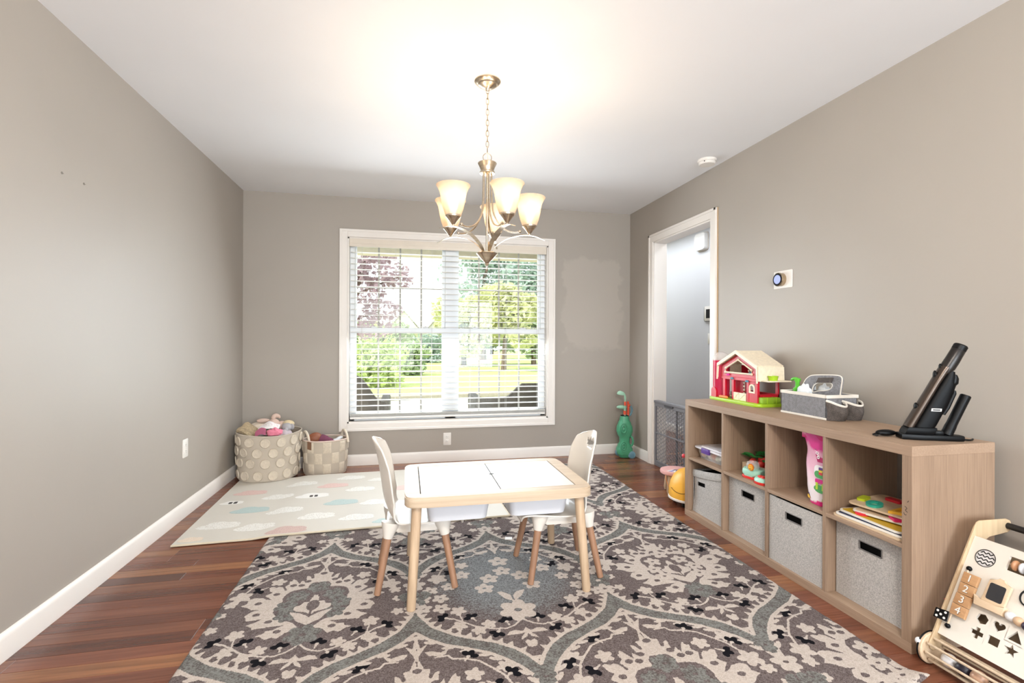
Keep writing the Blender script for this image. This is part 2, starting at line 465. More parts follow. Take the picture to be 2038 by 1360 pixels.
# added rear windows (behind the camera), made up for fill light: frames and glass
for i, (x0, x1) in enumerate(((-1.075, 0.175), (0.825, 2.075))):
    rw = sempty('window_%d' % (i + 2), 'added white framed window behind the camera, made up for fill light', ((x0 + x1) / 2, -2.5, 0.5))
    for a, b, c, d in ((x0, x0 + .05, .5, 2.1), (x1 - .05, x1, .5, 2.1), (x0, x1, .5, .55), (x0, x1, 2.05, 2.1), (x0, x1, 1.27, 1.31)):
        gg = G(); gg.box(a - (x0 + x1) / 2, b - (x0 + x1) / 2, -0.03, 0.03, c - .5, d - .5); obj('frame_bar', gg, m_vinyl, rw, smooth=0)
    gg = G(); gg.box(x0 - (x0 + x1) / 2, x1 - (x0 + x1) / 2, -0.003, 0.003, 0, 1.6); obj('pane', gg, m_glass, rw, smooth=0)

# ------------------------------------------------------------------ blind: open white slats
bl = thing('window_blind', 'white slatted blind with open slats filling the window', 'blind', ((WX0 + WX1) / 2, YB + 0.03, WZ0 + 0.014))
BO = Vector(bl.location)
m_slat = M('white_slat', 'F1EFEA', 0.45, var=0.01)
m_val = M('cream_valance', 'E6DCCD', 0.5, var=0.02)
bx0, bx1 = WX0 + 0.018, WX1 - 0.020
def bbox(name, mat, x0, x1, y0, y1, z0, z1, bev=0.0, parent=None):
    gg = G(); gg.box(x0 - BO.x, x1 - BO.x, y0 - BO.y, y1 - BO.y, z0 - BO.z, z1 - BO.z, bev=bev, seg=2)
    return obj(name, gg, mat, parent or bl, smooth=30)
bbox('headrail', m_slat, bx0, bx1, YB + 0.012, YB + 0.062, 2.005, 2.060)
v_ = bbox('valance', m_val, WX0 + 0.014, WX1 - 0.018, YB - 0.006, YB + 0.006, 1.992, 2.066, 0.004)
bbox('valance_ridge', m_val, WX0 + 0.014, WX1 - 0.018, YB - 0.009, YB - 0.005, 2.020, 2.026, 0.001, v_)
gs = G(); hw = (bx1 - bx0) / 2 - 0.004
gs.surf(lambda u, v: (-hw + 2 * hw * u, -0.030 + 0.060 * v, 0.0022 * math.sin(PI * v) + 0.0012), 1, 6)
gs.surf(lambda u, v: (-hw + 2 * hw * u, -0.030 + 0.060 * v, 0.0022 * math.sin(PI * v) - 0.0012), 1, 6)
for yy in (-0.030, 0.030): gs.raw([(-hw, yy, -0.0012), (hw, yy, -0.0012), (hw, yy, 0.0012), (-hw, yy, 0.0012)], [[0, 1, 2, 3]])
slat_me = emesh(gs, 'slat', 40); slat_me.materials.append(m_slat)
zs = [1.945 - 0.0522 * k for k in range(29)] + [0.462, 0.453, 0.444]
for z in zs:
    o = bpy.data.objects.new('slat', slat_me); COL.objects.link(o); o.parent = bl; o.location = (0, 0.002, z - BO.z)
bbox('bottom_rail', m_slat, bx0 + 0.004, bx1 - 0.004, YB + 0.003, YB + 0.061, 0.418, 0.438, 0.004)
for x in (-0.40, -0.10, 0.235, 0.60, 0.95, 1.27):
    for yy in (YB + 0.001, YB + 0.063):
        bbox('ladder_cord', M('blind_cord', 'D8D5CF', 0.8), x - 0.0008, x + 0.0008, yy - 0.0008, yy + 0.0008, 0.43, 2.01)
g = G(); g.tube([(-0.455 - BO.x, -0.035, 1.98 - BO.z), (-0.456 - BO.x, -0.036, 1.25 - BO.z)], 0.003, 6)
obj('tilt_wand', g, M('clear_wand', 'C9CCCB', 0.2), bl)
# ------------------------------------------------------------------ outside: porch, drive, lawn, trees, houses
def grass_mat():
    t = NT('sunny_lawn'); v = t.coord()
    n = t.math('ADD', t.math('MULTIPLY', t.noise(v, 0.35, 4), 0.6), t.math('MULTIPLY', t.noise(v, 9, 3), 0.4))
    t.base(t.ramp(n, [(0.35, lin('8FA45C')), (0.65, lin('C2C47E'))])); t.set(rough=0.9); return t.m
m_grass = grass_mat()
m_conc = M('pale_concrete', 'CFC8BC', 0.8, var=0.06, scale=3)
def ground(name, x0, x1, y0, y1, z0, z1, mat, label):
    gg = G(); gg.box(x0, x1, y0, y1, z0, z1); struct(name, gg, mat, label=label)
ground('ground_lawn', -40, 55, 7.3, 90, -1.2, -0.62, m_grass, 'sunlit lawn in front of the house')
ground('trim_porch_floor', -3.5, 5.5, YB + 0.16, 7.3, -0.4, -0.12, m_conc, 'pale porch slab outside the window')
g = G(); g.raw([(-14, 8.6, -0.61), (26, 8.6, -0.61), (26, 19.0, -0.61), (-14, 12.6, -0.61)], [[0, 1, 2, 3]])
g.raw([(-14, 8.6, -0.66), (26, 8.6, -0.66), (26, 19.0, -0.66), (-14, 12.6, -0.66)], [[3, 2, 1, 0]])
struct('ground_drive', g, m_conc, label='pale paved drive crossing in front of the porch')
g = G(); g.M = Matrix.Translation((-14, 12.7, -0.62)) @ Matrix.Rotation(math.atan2(6.4, 40), 4, 'Z')
g.box(0, 40.6, 0, 0.35, 0, 0.13, 0.02)
struct('ground_curb', g, M('grey_curb', 'A39A8A', 0.9), label='grey curb between drive and lawn')
g = G(); g.box(-3.5, 5.5, YB + 0.16, 7.3, 2.52, 2.7)
g.box(-3.5, 5.5, 7.0, 7.25, 2.34, 2.53)
struct('ceiling_porch', g, M('cream_soffit', 'E9DCC4', 0.7), label='cream porch ceiling and front beam outside')

def leaf_mat(name, c1, c2):
    t = NT(name); oi = t.node('ShaderNodeNewGeometry')
    v = t.coord((1, 1, 1))
    n = t.noise(v, 3.0, 3); n2 = t.noise(v, 40, 1)
    f = t.math('ADD', t.math('MULTIPLY', n, 0.6), t.math('MULTIPLY', n2, 0.4))
    t.base(t.ramp(f, [(0.35, lin(c1)), (0.65, lin(c2))])); t.set(rough=0.6)
    tr = t.node('ShaderNodeBsdfTranslucent'); tr.inputs[0].default_value = (*lin(c2), 1)
    mxx = t.node('ShaderNodeMixShader'); mxx.inputs[0].default_value = 0.35
    t.link(t.b.outputs[0], mxx.inputs[1]); t.link(tr.outputs[0], mxx.inputs[2]); t.link(mxx.outputs[0], t.out.inputs[0])
    return t.m
m_plum = leaf_mat('plum_leaves', '8E737A', 'B79FA3')  # leaf colours kept pale: haze and glare of the view put into them
m_yg = leaf_mat('yellow_green_leaves', 'B3B886', 'DAD8AC')
m_gr = leaf_mat('green_leaves', '96A884', 'C0CCA6')
m_bl = leaf_mat('blue_green_leaves', '93A59C', 'B7C6BA')
m_bush = leaf_mat('bush_leaves', '9DB072', 'CCD598')
m_bark = M('bark', '6E5C4E', 0.9, var=0.2, scale=8)
def leaves(blobs, n, size, seed):
    """leaf blades scattered over and inside ellipsoid clumps"""
    r = np.random.RandomState(seed); vs = []; fs = []
    vol = np.array([b[3] * b[4] * b[5] for b in blobs]) ** 0.66; vol /= vol.sum()
    idx = r.choice(len(blobs), n, p=vol)
    d = r.normal(size=(n, 3)); d /= np.linalg.norm(d, axis=1)[:, None]
    rad = r.uniform(0.55, 1.05, n) ** 0.7
    B = np.array(blobs)[idx]
    P = B[:, :3] + d * rad[:, None] * B[:, 3:]
    a = r.normal(size=(n, 3)); a /= np.linalg.norm(a, axis=1)[:, None]
    b = np.cross(a, r.normal(size=(n, 3))); b /= np.linalg.norm(b, axis=1)[:, None]
    s = size * r.uniform(0.6, 1.3, n)[:, None]
    V = np.stack([P - a * s, P + b * s * 0.5, P + a * s, P - b * s * 0.5], 1).reshape(-1, 3)
    me = bpy.data.meshes.new('foliage')
    me.from_pydata(V.tolist(), [], np.arange(n * 4).reshape(-1, 4).tolist()); return me
def tree(name, label, loc, blobs, n, size, mat, trunk, seed, group='trees beyond the lawn'):
    t = thing(name, label, 'tree' if 'tree' in name else 'bush', loc, group=group)
    obj('foliage', leaves(blobs, n, size, seed), mat, t, smooth=0, kind='stuff')
    gg = G()
    for path, rad in trunk: gg.tube(smoothpath(path, 4), [rad * (1 - 0.6 * i / (4 * (len(path) - 1))) for i in range(4 * (len(path) - 1) + 1)], 7)
    obj('trunk', gg, m_bark, t)
    return t
def blobset(cx, cz, w, h, d, n, seed, r=0.42):
    rr = random.Random(seed)
    out = []
    for _ in range(n):
        a = rr.uniform(0, 2 * PI); q = rr.uniform(0.0, 0.62); ph = rr.uniform(-1, 1)
        out.append((cx + w * q * math.cos(a), d * q * math.sin(a), cz + h * 0.62 * ph, w * r * rr.uniform(.7, 1.1), d * r * rr.uniform(.7, 1.1), h * r * rr.uniform(.6, 1)))
    return out
GZ = -0.64
# plum tree close to the porch on the left: its crown hangs into the upper left of the window
pb = [(-0.1, 0, 3.9, .9, .8, .5), (0.5, 0.2, 3.55, .75, .7, .4), (-0.5, -.2, 3.3, .7, .7, .35), (.1, 0, 3.0, .55, .6, .35), (-.8, 0, 2.75, .6, .5, .3), (.55, .2, 2.55, .5, .5, .26), (-.2, 0, 2.15, .75, .6, .26), (.35, 0, 2.05, .6, .5, .22), (-.9, 0, 2.1, .5, .5, .25), (0.95, 0.1, 3.3, .4, .5, .22), (-0.9, 0.1, 1.55, .25, .3, .16), (0.0, 0, 4.5, 1.1, .9, .5)]
tree('plum_tree', 'purple-leaved plum tree filling the upper left of the window', (-1.15, 12.6, GZ), pb, 2600, 0.085, m_plum,
     [([(-1.2, 0, 0), (-1.1, 0, 1.2), (-.7, 0, 2.2), (0, 0, 3.2), (.2, 0, 4.2)], 0.11), ([(-.9, 0, 1.8), (-.3, 0, 2.2), (.5, 0, 2.5)], 0.035), ([(-.7, 0, 2.2), (-1.0, 0, 3.0)], 0.04), ([(-.3, 0, 2.8), (.5, .1, 3.2), (1, .1, 3.4)], 0.03)], 3, group=None)
tree('shade_tree', 'yellow-green tree just right of the window mullion', (4.0, 35, GZ), blobset(0, 3.0, 2.9, 2.5, 2.6, 14, 5), 3600, 0.24, m_yg, [([(0, 0, 0), (0, 0, 2), (.2, 0, 4)], 0.22)], 5)
tree('shade_tree', 'yellow-green tree with a slim trunk in the middle of the right sash', (6.0, 29, GZ), blobset(0, 3.3, 2.6, 2.2, 2.4, 14, 6), 3600, 0.22, m_yg, [([(-.3, 0, 0), (-.2, 0, 2), (0, 0, 4)], 0.18)], 6)
tree('shade_tree', 'pale green tree at the right edge of the window', (9.4, 36, GZ), blobset(0, 3.0, 3.8, 3.0, 3.0, 16, 8), 3600, 0.24, m_gr, [([(0, 0, 0), (0, 0, 2), (.2, 0, 4)], 0.22)], 8)
tree('tall_tree', 'tall blue-green tree rising behind the yellow-green ones in the right sash', (7.0, 46, GZ), blobset(0, 8.0, 5.4, 5.6, 4, 22, 11), 3600, 0.30, m_bl, [([(0, 0, 0), (0, 0, 5), (.3, 0, 9)], 0.4)], 11)
tree('tall_tree', 'tall blue-green tree at the upper right corner of the window', (13.2, 49, GZ), blobset(0, 9.5, 5.0, 7, 4, 20, 12), 3400, 0.30, m_bl, [([(0, 0, 0), (0, 0, 5), (.3, 0, 9)], 0.4)], 12)
tree('round_bush', 'sunlit round bush at the lower left of the window', (-1.25, 19.5, GZ), blobset(0, 1.0, 1.6, 1.5, 1.4, 12, 14, .5), 2600, 0.12, m_bush, [([(0, 0, 0), (0, 0, .8)], 0.06)], 14, 'bushes beyond the lawn')
tree('round_bush', 'darker bush behind the sunlit one on the left', (0.2, 26.0, GZ), blobset(0, .8, 1.3, 1.0, 1.2, 10, 15, .5), 2200, 0.15, m_gr, [([(0, 0, 0), (0, 0, .8)], 0.06)], 15, 'bushes beyond the lawn')
tree('round_bush', 'dark bush just left of the mullion', (1.6, 41.0, GZ), blobset(0, 1.1, 2.4, 1.6, 1.6, 10, 16, .5), 1800, 0.18, m_bl, [([(0, 0, 0), (0, 0, .8)], 0.06)], 16, 'bushes beyond the lawn')
tree('far_tree', 'far pale green tree at the left of the house', (-3.0, 52, GZ), blobset(0, 2.2, 4.5, 1.8, 3, 14, 17), 2400, 0.3, m_gr, [([(0, 0, 0), (0, 0, 3)], 0.25)], 17, 'far trees')
tree('far_tree', 'far olive tree right of the house roof', (5.2, 55, GZ), blobset(0, 2.6, 3.6, 2.4, 3, 14, 18), 2400, 0.3, m_yg, [([(0, 0, 0), (0, 0, 3)], 0.25)], 18, 'far trees')
tree('far_tree', 'far green tree low behind the right hand trunks', (11, 64, GZ), blobset(0, 2.8, 9, 3.2, 3, 16, 19), 2600, 0.34, m_gr, [([(0, 0, 0), (0, 0, 3)], 0.25)], 19, 'far trees')

# a gabled house far behind the lawn
hs = thing('far_house', 'pale grey-roofed gabled house far behind the lawn', 'house', (2.2, 66, GZ))
m_siding = M('pale_siding', 'E6E0D6', 0.8); m_roof = M('grey_shingle', 'B3ADA8', 0.9)
g = G(); g.box(-6, 6, 0, 8, 0, 3.4); obj('wall', g, m_siding, hs, smooth=0)
g = G(); g.raw([(-6.4, -.4, 3.3), (6.4, -.4, 3.3), (6.4, 4, 6.0), (-6.4, 4, 6.0), (6.4, 8.4, 3.3), (-6.4, 8.4, 3.3)], [[0, 1, 2, 3], [3, 2, 4, 5], [0, 3, 5], [1, 4, 2]]); obj('roof', g, m_roof, hs, smooth=0)
for gx in (-2.5, 2.4):
    g = G(); g.raw([(gx - 2, -1.2, 3.2), (gx + 2, -1.2, 3.2), (gx, -1.2, 5.6), (gx - 2, 4, 3.2), (gx + 2, 4, 3.2), (gx, 4, 5.6)], [[0, 1, 2], [0, 2, 5, 3], [1, 4, 5, 2]])
    obj('gable', g, m_siding, hs, smooth=0)
    g = G(); g.raw([(gx - 2.3, -1.4, 3.1), (gx, -1.4, 5.8), (gx, 4, 5.8), (gx - 2.3, 4, 3.1), (gx + 2.3, -1.4, 3.1), (gx + 2.3, 4, 3.1), (gx - 2.3, -1.4, 2.95), (gx, -1.4, 5.6), (gx + 2.3, -1.4, 2.95)], [[0, 1, 2, 3], [1, 4, 5, 2], [0, 6, 7, 1], [1, 7, 8, 4]])
    obj('gable_roof', g, m_roof, hs, smooth=0)
for wx in (-4, -1.5, 1.5, 4):
    g = G(); g.box(wx - .5, wx + .5, -0.06, 0.0, 1.0, 2.4); o = obj('window', g, M('far_window', '8B969C', 0.3), hs, smooth=0)

# wicker seats on the porch
def wicker_mat():
    t = NT('dark_wicker'); v = t.coord((60, 60, 60))
    br = t.node('ShaderNodeTexBrick'); br.inputs['Scale'].default_value = 1.0
    sp = t.node('ShaderNodeSeparateXYZ'); t.link(v, sp.inputs[0]); cb = t.node('ShaderNodeCombineXYZ')
    t.link(t.math('ADD', sp.outputs[0], sp.outputs[1]), cb.inputs[0]); t.link(sp.outputs[2], cb.inputs[1]); t.link(cb.outputs[0], br.inputs['Vector'])
    br.inputs['Color1'].default_value = (*lin('A79C8E'), 1); br.inputs['Color2'].default_value = (*lin('C9BFB1'), 1); br.inputs['Mortar'].default_value = (*lin('6A6056'), 1)
    br.inputs['Mortar Size'].default_value = 0.12
    t.base(br.outputs['Color']); t.set(rough=0.6); t.bump(br.outputs['Fac'], -0.6, 0.004); return t.m
m_wick = wicker_mat()
def wicker(name, label, loc, w, curve, rz):
    t = thing(name, label, 'wicker seat', loc, rz, 'wicker seats on the porch')
    d = 0.68
    gg = G(); gg.surf(lambda u, v: (-w / 2 + w * u, -0.30 + 0.10 * (1 - v), 0.10 + v * curve(u)), 24, 10)
    gg.surf(lambda u, v: (-w / 2 + w * u, -0.35 + 0.10 * (1 - v), 0.10 + v * curve(u)), 24, 10)
    gg.surf(lambda u, v: (-w / 2 + w * u, -0.30 - 0.05 * v, 0.10 + curve(u)), 24, 1)
    obj('backrest', gg, m_wick, t)
    for s in (-1, 1):
        gg = G(); gg.box(s * w / 2 - 0.05, s * w / 2 + 0.05, -0.3, 0.36, 0.05, 0.62, 0.03); obj('armrest', gg, m_wick, t)
    gg = G(); gg.box(-w / 2 + 0.05, w / 2 - 0.05, -0.26, 0.36, 0.10, 0.34, 0.03); obj('seat_base', gg, m_wick, t)
    gg = G(); gg.box(-w / 2 + 0.06, w / 2 - 0.06, -0.2, 0.36, 0.34, 0.44, 0.04, 3); obj('cushion', gg, M('porch_cushion', 'B4A58F', 0.9), t)
    for sx in (-1, 1):
        for sy in (-0.27, 0.32):
            gg = G(); gg.box(sx * (w / 2 - .03) - .025, sx * (w / 2 - .03) + .025, sy - .025, sy + .025, 0, 0.12); obj('leg', gg, m_wick, t)
    return t
wicker('wicker_chair', 'dark woven wicker chair outside the lower left of the window', (-0.60, 5.75, -0.12), 0.74, lambda u: 0.50 + 0.30 * math.exp(-((u - 0.45) / 0.38) ** 4), 0)
wicker('wicker_loveseat', 'dark woven wicker loveseat outside the lower right of the window', (1.44, 5.75, -0.12), 1.28, lambda u: 0.52 + 0.16 * min(1, max(0, (u - 0.22) / 0.14)) ** 1.3, 0)
# ------------------------------------------------------------------ patterned rug
# motif outlines of one half cell, in metres from the cell centre (mirrored for the other half)
SUN=[(-0.006,0.377),(-0.024,0.32),(-0.046,0.314),(-0.037,0.272),(-0.047,0.265),(-0.059,0.294),(-0.075,0.302),(-0.068,0.249),(-0.078,0.244),(-0.087,0.26),(-0.093,0.223),(-0.115,0.266),(-0.129,0.281),(-0.132,0.257),(-0.144,0.262),(-0.137,0.232),(-0.152,0.212),(-0.135,0.174),(-0.145,0.173),(-0.159,0.204),(-0.176,0.217),(-0.187,0.208),(-0.201,0.218),(-0.219,0.215),(-0.208,0.178),(-0.193,0.166),(-0.218,0.139),(-0.202,0.124),(-0.175,0.093),(-0.206,0.108),(-0.222,0.123),(-0.259,0.129),(-0.279,0.116),(-0.274,0.086),(-0.296,0.067),(-0.269,0.054),(-0.243,0.029),(-0.191,0.018),(-0.232,0.019),(-0.242,0.008),(-0.257,-0.017),(-0.244,-0.037),(-0.24,-0.056),(-0.208,-0.056),(-0.177,-0.05),(-0.203,-0.074),(-0.232,-0.089),(-0.204,-0.108),(-0.2,-0.123),(-0.166,-0.118),(-0.124,-0.115),(-0.079,-0.115),(-0.106,-0.127),(-0.118,-0.14),(-0.145,-0.144),(-0.148,-0.16),(-0.179,-0.173),(-0.156,-0.18),(-0.133,-0.202),(-0.112,-0.192),(-0.09,-0.202),(-0.068,-0.17),(-0.027,-0.153),(-0.028,-0.144),(-0.054,-0.105),(-0.087,-0.084),(-0.124,-0.055),(-0.15,-0.011),(-0.15,0.021),(-0.134,0.054),(-0.132,0.077),(-0.139,0.1),(-0.13,0.14),(-0.11,0.163),(-0.079,0.171),(-0.046,0.172),(-0.047,0.204),(-0.034,0.225),(-0.004,0.226),(0.012,0.223)]
FLO=[(0.009,0.109),(-0.006,0.102),(-0.015,0.085),(-0.019,0.05),(-0.041,0.052),(-0.051,0.028),(-0.075,0.021),(-0.075,-0.002),(-0.06,-0.02),(-0.015,-0.035),(-0.001,-0.062)]
LEAF0=[(-0.087,-0.018),(-0.067,-0.052),(-0.047,-0.093),(-0.001,-0.129),(0.005,-0.074),(-0.038,-0.038)]
TOPL=[[(-0.116,0.416),(-0.087,0.399),(-0.053,0.412),(-0.029,0.411),(-0.042,0.387),(-0.074,0.379),(-0.101,0.384)],[(-0.041,0.457),(-0.009,0.433),(0.007,0.385),(-0.01,0.394)]]
HOLES=[(-0.002,0.313),(-0.059,0.243),(-0.117,0.214),(-0.081,0.209),(-0.172,0.145),(-0.229,0.077),(-0.212,-0.015),(-0.151,-0.078),(-0.1,-0.155)]
SAGE=[(-0.003,0.181),(-0.075,0.109),(-0.109,0.029),(-0.093,-0.045)]
V1=[(-0.309,0.177),(-0.289,0.236),(-0.258,0.276),(-0.215,0.326),(-0.167,0.347),(-0.124,0.355),(-0.11,0.377),(-0.064,0.373)]
DOT1=[(-0.183,0.36),(-0.313,0.241),(-0.249,0.2)]
SF1=[(-0.315,0.144),(-0.19,0.259),(-0.301,0.28)]
V2=[(-0.303,-0.193),(-0.273,-0.205),(-0.236,-0.236),(-0.196,-0.271),(-0.155,-0.292),(-0.112,-0.308),(-0.072,-0.312),(-0.039,-0.298),(-0.014,-0.274),(0.002,-0.249)]
DOT2=[(-0.305,-0.192),(-0.198,-0.212),(-0.065,-0.263),(-0.112,-0.33)]
SF2=[(-0.248,-0.151),(-0.137,-0.269),(-0.252,-0.259),(-0.181,-0.304)]
LOWL=[[(-0.082,-0.358),(-0.069,-0.336),(-0.045,-0.33),(-0.016,-0.343),(0.004,-0.315),(-0.004,-0.352),(-0.031,-0.36),(-0.054,-0.36)],[(-0.035,-0.399),(-0.028,-0.377),(-0.008,-0.352),(0.004,-0.324),(0.002,-0.354),(-0.008,-0.378)],[(-0.02,-0.412),(-0.001,-0.411),(0.012,-0.398),(0.024,-0.411),(0.017,-0.44),(0.004,-0.447)]]
BF=[(-0.003,0.164),(0.076,0.105),(-0.076,0.099),(-0.112,0.012)]
BF2=[(-0.388,-0.03),(-0.389,-0.106),(-0.313,-0.037),(-0.314,-0.118),(-0.354,0.039)]
BL=[[(-0.064,-0.03),(-0.038,-0.031),(-0.008,-0.065),(-0.002,-0.123),(-0.037,-0.094)],[(0.001,-0.12),(0.003,-0.071),(0.026,-0.039),(0.067,-0.029),(0.041,-0.079)]]
BIG=[(-0.001,-0.191)]
RX0, RX1, RY0, RY1 = -0.765, 1.700, 1.300, 4.345
def rug_class():
    st = 0.00225; nx = int((RX1 - RX0) / st) + 1; ny = int((RY1 - RY0) / st) + 1
    C = np.ones((nx, ny), np.uint8)                    # 0 taupe, 1 sage, 2 cream, 3 black, 4 blue-grey
    xs = RX0 + np.arange(nx) * st; ys = RY0 + np.arange(ny) * st
    def win_(x0, x1, y0, y1):
        i0, i1 = max(0, int((x0 - RX0) / st)), min(nx, int((x1 - RX0) / st) + 2)
        j0, j1 = max(0, int((y0 - RY0) / st)), min(ny, int((y1 - RY0) / st) + 2)
        return (i0, i1, j0, j1) if i1 > i0 and j1 > j0 else None
    def poly(P, k):
        P = np.array(P); w_ = win_(P[:, 0].min(), P[:, 0].max(), P[:, 1].min(), P[:, 1].max())
        if not w_: return
        i0, i1, j0, j1 = w_; X = xs[i0:i1, None]; Y = ys[None, j0:j1]
        ins = np.zeros((i1 - i0, j1 - j0), bool)
        for a, b in zip(P, np.roll(P, -1, 0)):
            if a[1] == b[1]: continue
            c = (Y >= min(a[1], b[1])) & (Y < max(a[1], b[1]))
            ins ^= c & (X < a[0] + (Y - a[1]) * (b[0] - a[0]) / (b[1] - a[1]))
        C[i0:i1, j0:j1][ins] = k
    def ell(c, rx, ry, k, ang=0.0):
        m = max(rx, ry); w_ = win_(c[0] - m, c[0] + m, c[1] - m, c[1] + m)
        if not w_: return
        i0, i1, j0, j1 = w_; X = xs[i0:i1, None] - c[0]; Y = ys[None, j0:j1] - c[1]
        ca, sa = math.cos(ang), math.sin(ang)
        C[i0:i1, j0:j1][((X * ca + Y * sa) / rx) ** 2 + ((Y * ca - X * sa) / ry) ** 2 < 1] = k
    def line(P, wd, k):
        for a, b in zip(P, P[1:]):
            a = np.array(a); b = np.array(b); h = wd / 2
            w_ = win_(min(a[0], b[0]) - h, max(a[0], b[0]) + h, min(a[1], b[1]) - h, max(a[1], b[1]) + h)
            if not w_: continue
            i0, i1, j0, j1 = w_; X = xs[i0:i1, None] - a[0]; Y = ys[None, j0:j1] - a[1]; d = b - a
            t = np.clip((X * d[0] + Y * d[1]) / (d @ d + 1e-12), 0, 1)
            C[i0:i1, j0:j1][(X - t * d[0]) ** 2 + (Y - t * d[1]) ** 2 < h * h] = k
    rr = random.Random(3)
    def flower(c, r, k=2, n=5, eye=0, rot=0.3):
        for q in range(n):
            a = rot + 2 * PI * q / n
            ell((c[0] + .58 * r * math.cos(a), c[1] + .58 * r * math.sin(a)), .48 * r, .36 * r, k, a)
        ell(c, .35 * r, .35 * r, k)
        if eye is not None: ell(c, .22 * r, .16 * r, eye)
    def trefoil(c, a):
        for q in (-1, 0, 1):
            t = a + q * 1.15
            ell((c[0] + .0195 * math.cos(t), c[1] + .0195 * math.sin(t)), .0160, .0118, 3, t)
        ell((c[0] - .004 * math.cos(a), c[1] - .004 * math.sin(a)), .008, .008, 2)
        line([c, (c[0] - .03 * math.cos(a), c[1] - .03 * math.sin(a))], .007, 2)
    OUT = [(0, .537), (.045, .487), (.103, .441), (.17, .41), (.26, .36), (.31, .315), (.35, .27), (.385, .215), (.408, .14), (.418, .05), (.420, -.05), (.408, -.15), (.357, -.246), (.282, -.311), (.208, -.353), (.135, -.388), (.067, -.44), (.029, -.49), (0, -.546)]
    cells = []; bl_cells = []
    for j in range(-1, 3):
        for i in range(-2, 3): cells.append((.463 + .8465 * i, 2.20 + 1.62 * j, 'B' if i % 2 == 0 else 'A', i))
        for i in range(-2, 3): cells.append((.886 + .8465 * i, 1.39 + 1.62 * j, 'A', i))
    for cx, cy, typ, ci in cells:
        if cx < RX0 - .5 or cx > RX1 + .5 or cy < RY0 - .6 or cy > RY1 + .6: continue
        mir = lambda P, s: [(cx + s * x, cy + y) for x, y in P]
        poly(mir(OUT, 1) + mir(OUT, -1)[::-1], 0)
        if typ == 'B': bl_cells.append((cx, cy))
        for s in (1, -1):
            o_ = mir(OUT, s); line(o_, .015, 2)
            # serrated inner edge below, leafy inner edge above
            for a, b in zip(OUT, OUT[1:]):
                a = np.array(a); b = np.array(b); ln = np.linalg.norm(b - a); t = (b - a) / ln; nrm = np.array([-t[1], t[0]])
                if nrm @ (-(a + b) / 2) < 0: nrm = -nrm
                m = max(1, int(ln / .034))
                for q in range(m):
                    p = a + t * ln * (q + .5) / m
                    if p[1] < -.12: poly([(cx + s * z[0], cy + z[1]) for z in (p - t * .019, p + t * .013, p - t * .006 + nrm * .036)], 2)
                    elif p[1] > .12 and q % 2 == 0:
                        e = p + nrm * .016; ell((cx + s * e[0], cy + e[1]), .024, .009, 2, math.atan2(t[1], s * t[0]) + s * .35)
            for P in TOPL + LOWL: poly(mir(P, s), 2)
            line(mir([(0, .37), (.008, .43), (0, .49)], s), .012, 2)
            line(mir(V1, s), .0085, 2); line(mir(V2, s), .0085, 2)
            line(mir([(-.236, -.236), (-.246, -.165)], s), .006, 2); line(mir([(-.258, .276), (-.30, .275)], s), .006, 2)
            for k, p in enumerate(SF1): flower((cx + s * p[0], cy + p[1]), (.045, .034, .032)[k], rot=rr.uniform(0, 1), eye=None)
            for k, p in enumerate(SF2): flower((cx + s * p[0], cy + p[1]), (.034, .030, .032, .030)[k], rot=rr.uniform(0, 1), eye=None)
            for k, p in enumerate(DOT1): trefoil((cx + s * p[0], cy + p[1]), (PI / 2 + s * (.6, .9, 2.2)[k]))
            for k, p in enumerate(DOT2): trefoil((cx + s * p[0], cy + p[1]), PI / 2 + s * (1.0, .5, .2, 2.6)[k])
        if typ == 'A':
            for s in (1, -1):
                poly(mir(SUN, s), 2)
                for q_ in ((.338, .085, .028), (.352, .005, .024), (.352, -.10, .026)): flower((cx + s * q_[0], cy + q_[1]), q_[2], 2, 5, eye=None, rot=q_[0] * 20)
                for p in HOLES: ell((cx + s * p[0], cy + p[1]), .015, .012, 0)
            for s in (1, -1):
                for k, p in enumerate(SAGE):
                    if cx > 1.2: flower((cx + s * p[0], cy + p[1]), .042, 2, 5)
                    else: flower((cx + s * p[0], cy + p[1]), .046, 1, 6)
            for s in (1, -1): poly(mir(FLO, s), 2); poly(mir(LEAF0, s), 2)
            ell((cx, cy + .02), .026, .042, 0); line([(cx, cy - .02), (cx, cy - .07)], .008, 0)
            flower((cx, cy - .195), .066, 1, 6)
        else:
            for s in (1, -1):
                for P in BL: poly(mir(P, s) if s == 1 else [], 2) if s == 1 else None
                for p in BF2: flower((cx + s * p[0], cy + p[1]), .036, 2, 5, rot=p[0] * 9)
                flower((cx + s * .27, cy + .06), .034, 2, 5); flower((cx + s * .20, cy + .16), .04, 2, 5)
            for p in BF: flower((cx + p[0], cy + p[1]), .044, 2, 5)
            flower((cx + .11, cy + .01), .042, 2, 5); flower((cx, cy + .27), .05, 2, 5)
            flower((cx + BIG[0][0], cy + BIG[0][1]), .078, 2, 6)
    # connectors where neighbouring cells touch
    for cx, cy, typ, ci in cells:
        for dx in (-.423, .423):
            for dy, r_ in ((.10, .05), (-.02, .06), (-.10, .045), (.2, .04)):
                flower((cx + dx, cy + dy), r_, 1 if dy in (-.02, .2) else 2, 5, eye=0 if dy != -.02 else 2)
            ell((cx + dx - .05, cy + .02), .03, .016, 1, .8); ell((cx + dx + .05, cy + .02), .03, .016, 1, -.8)
    return C, st, bl_cells
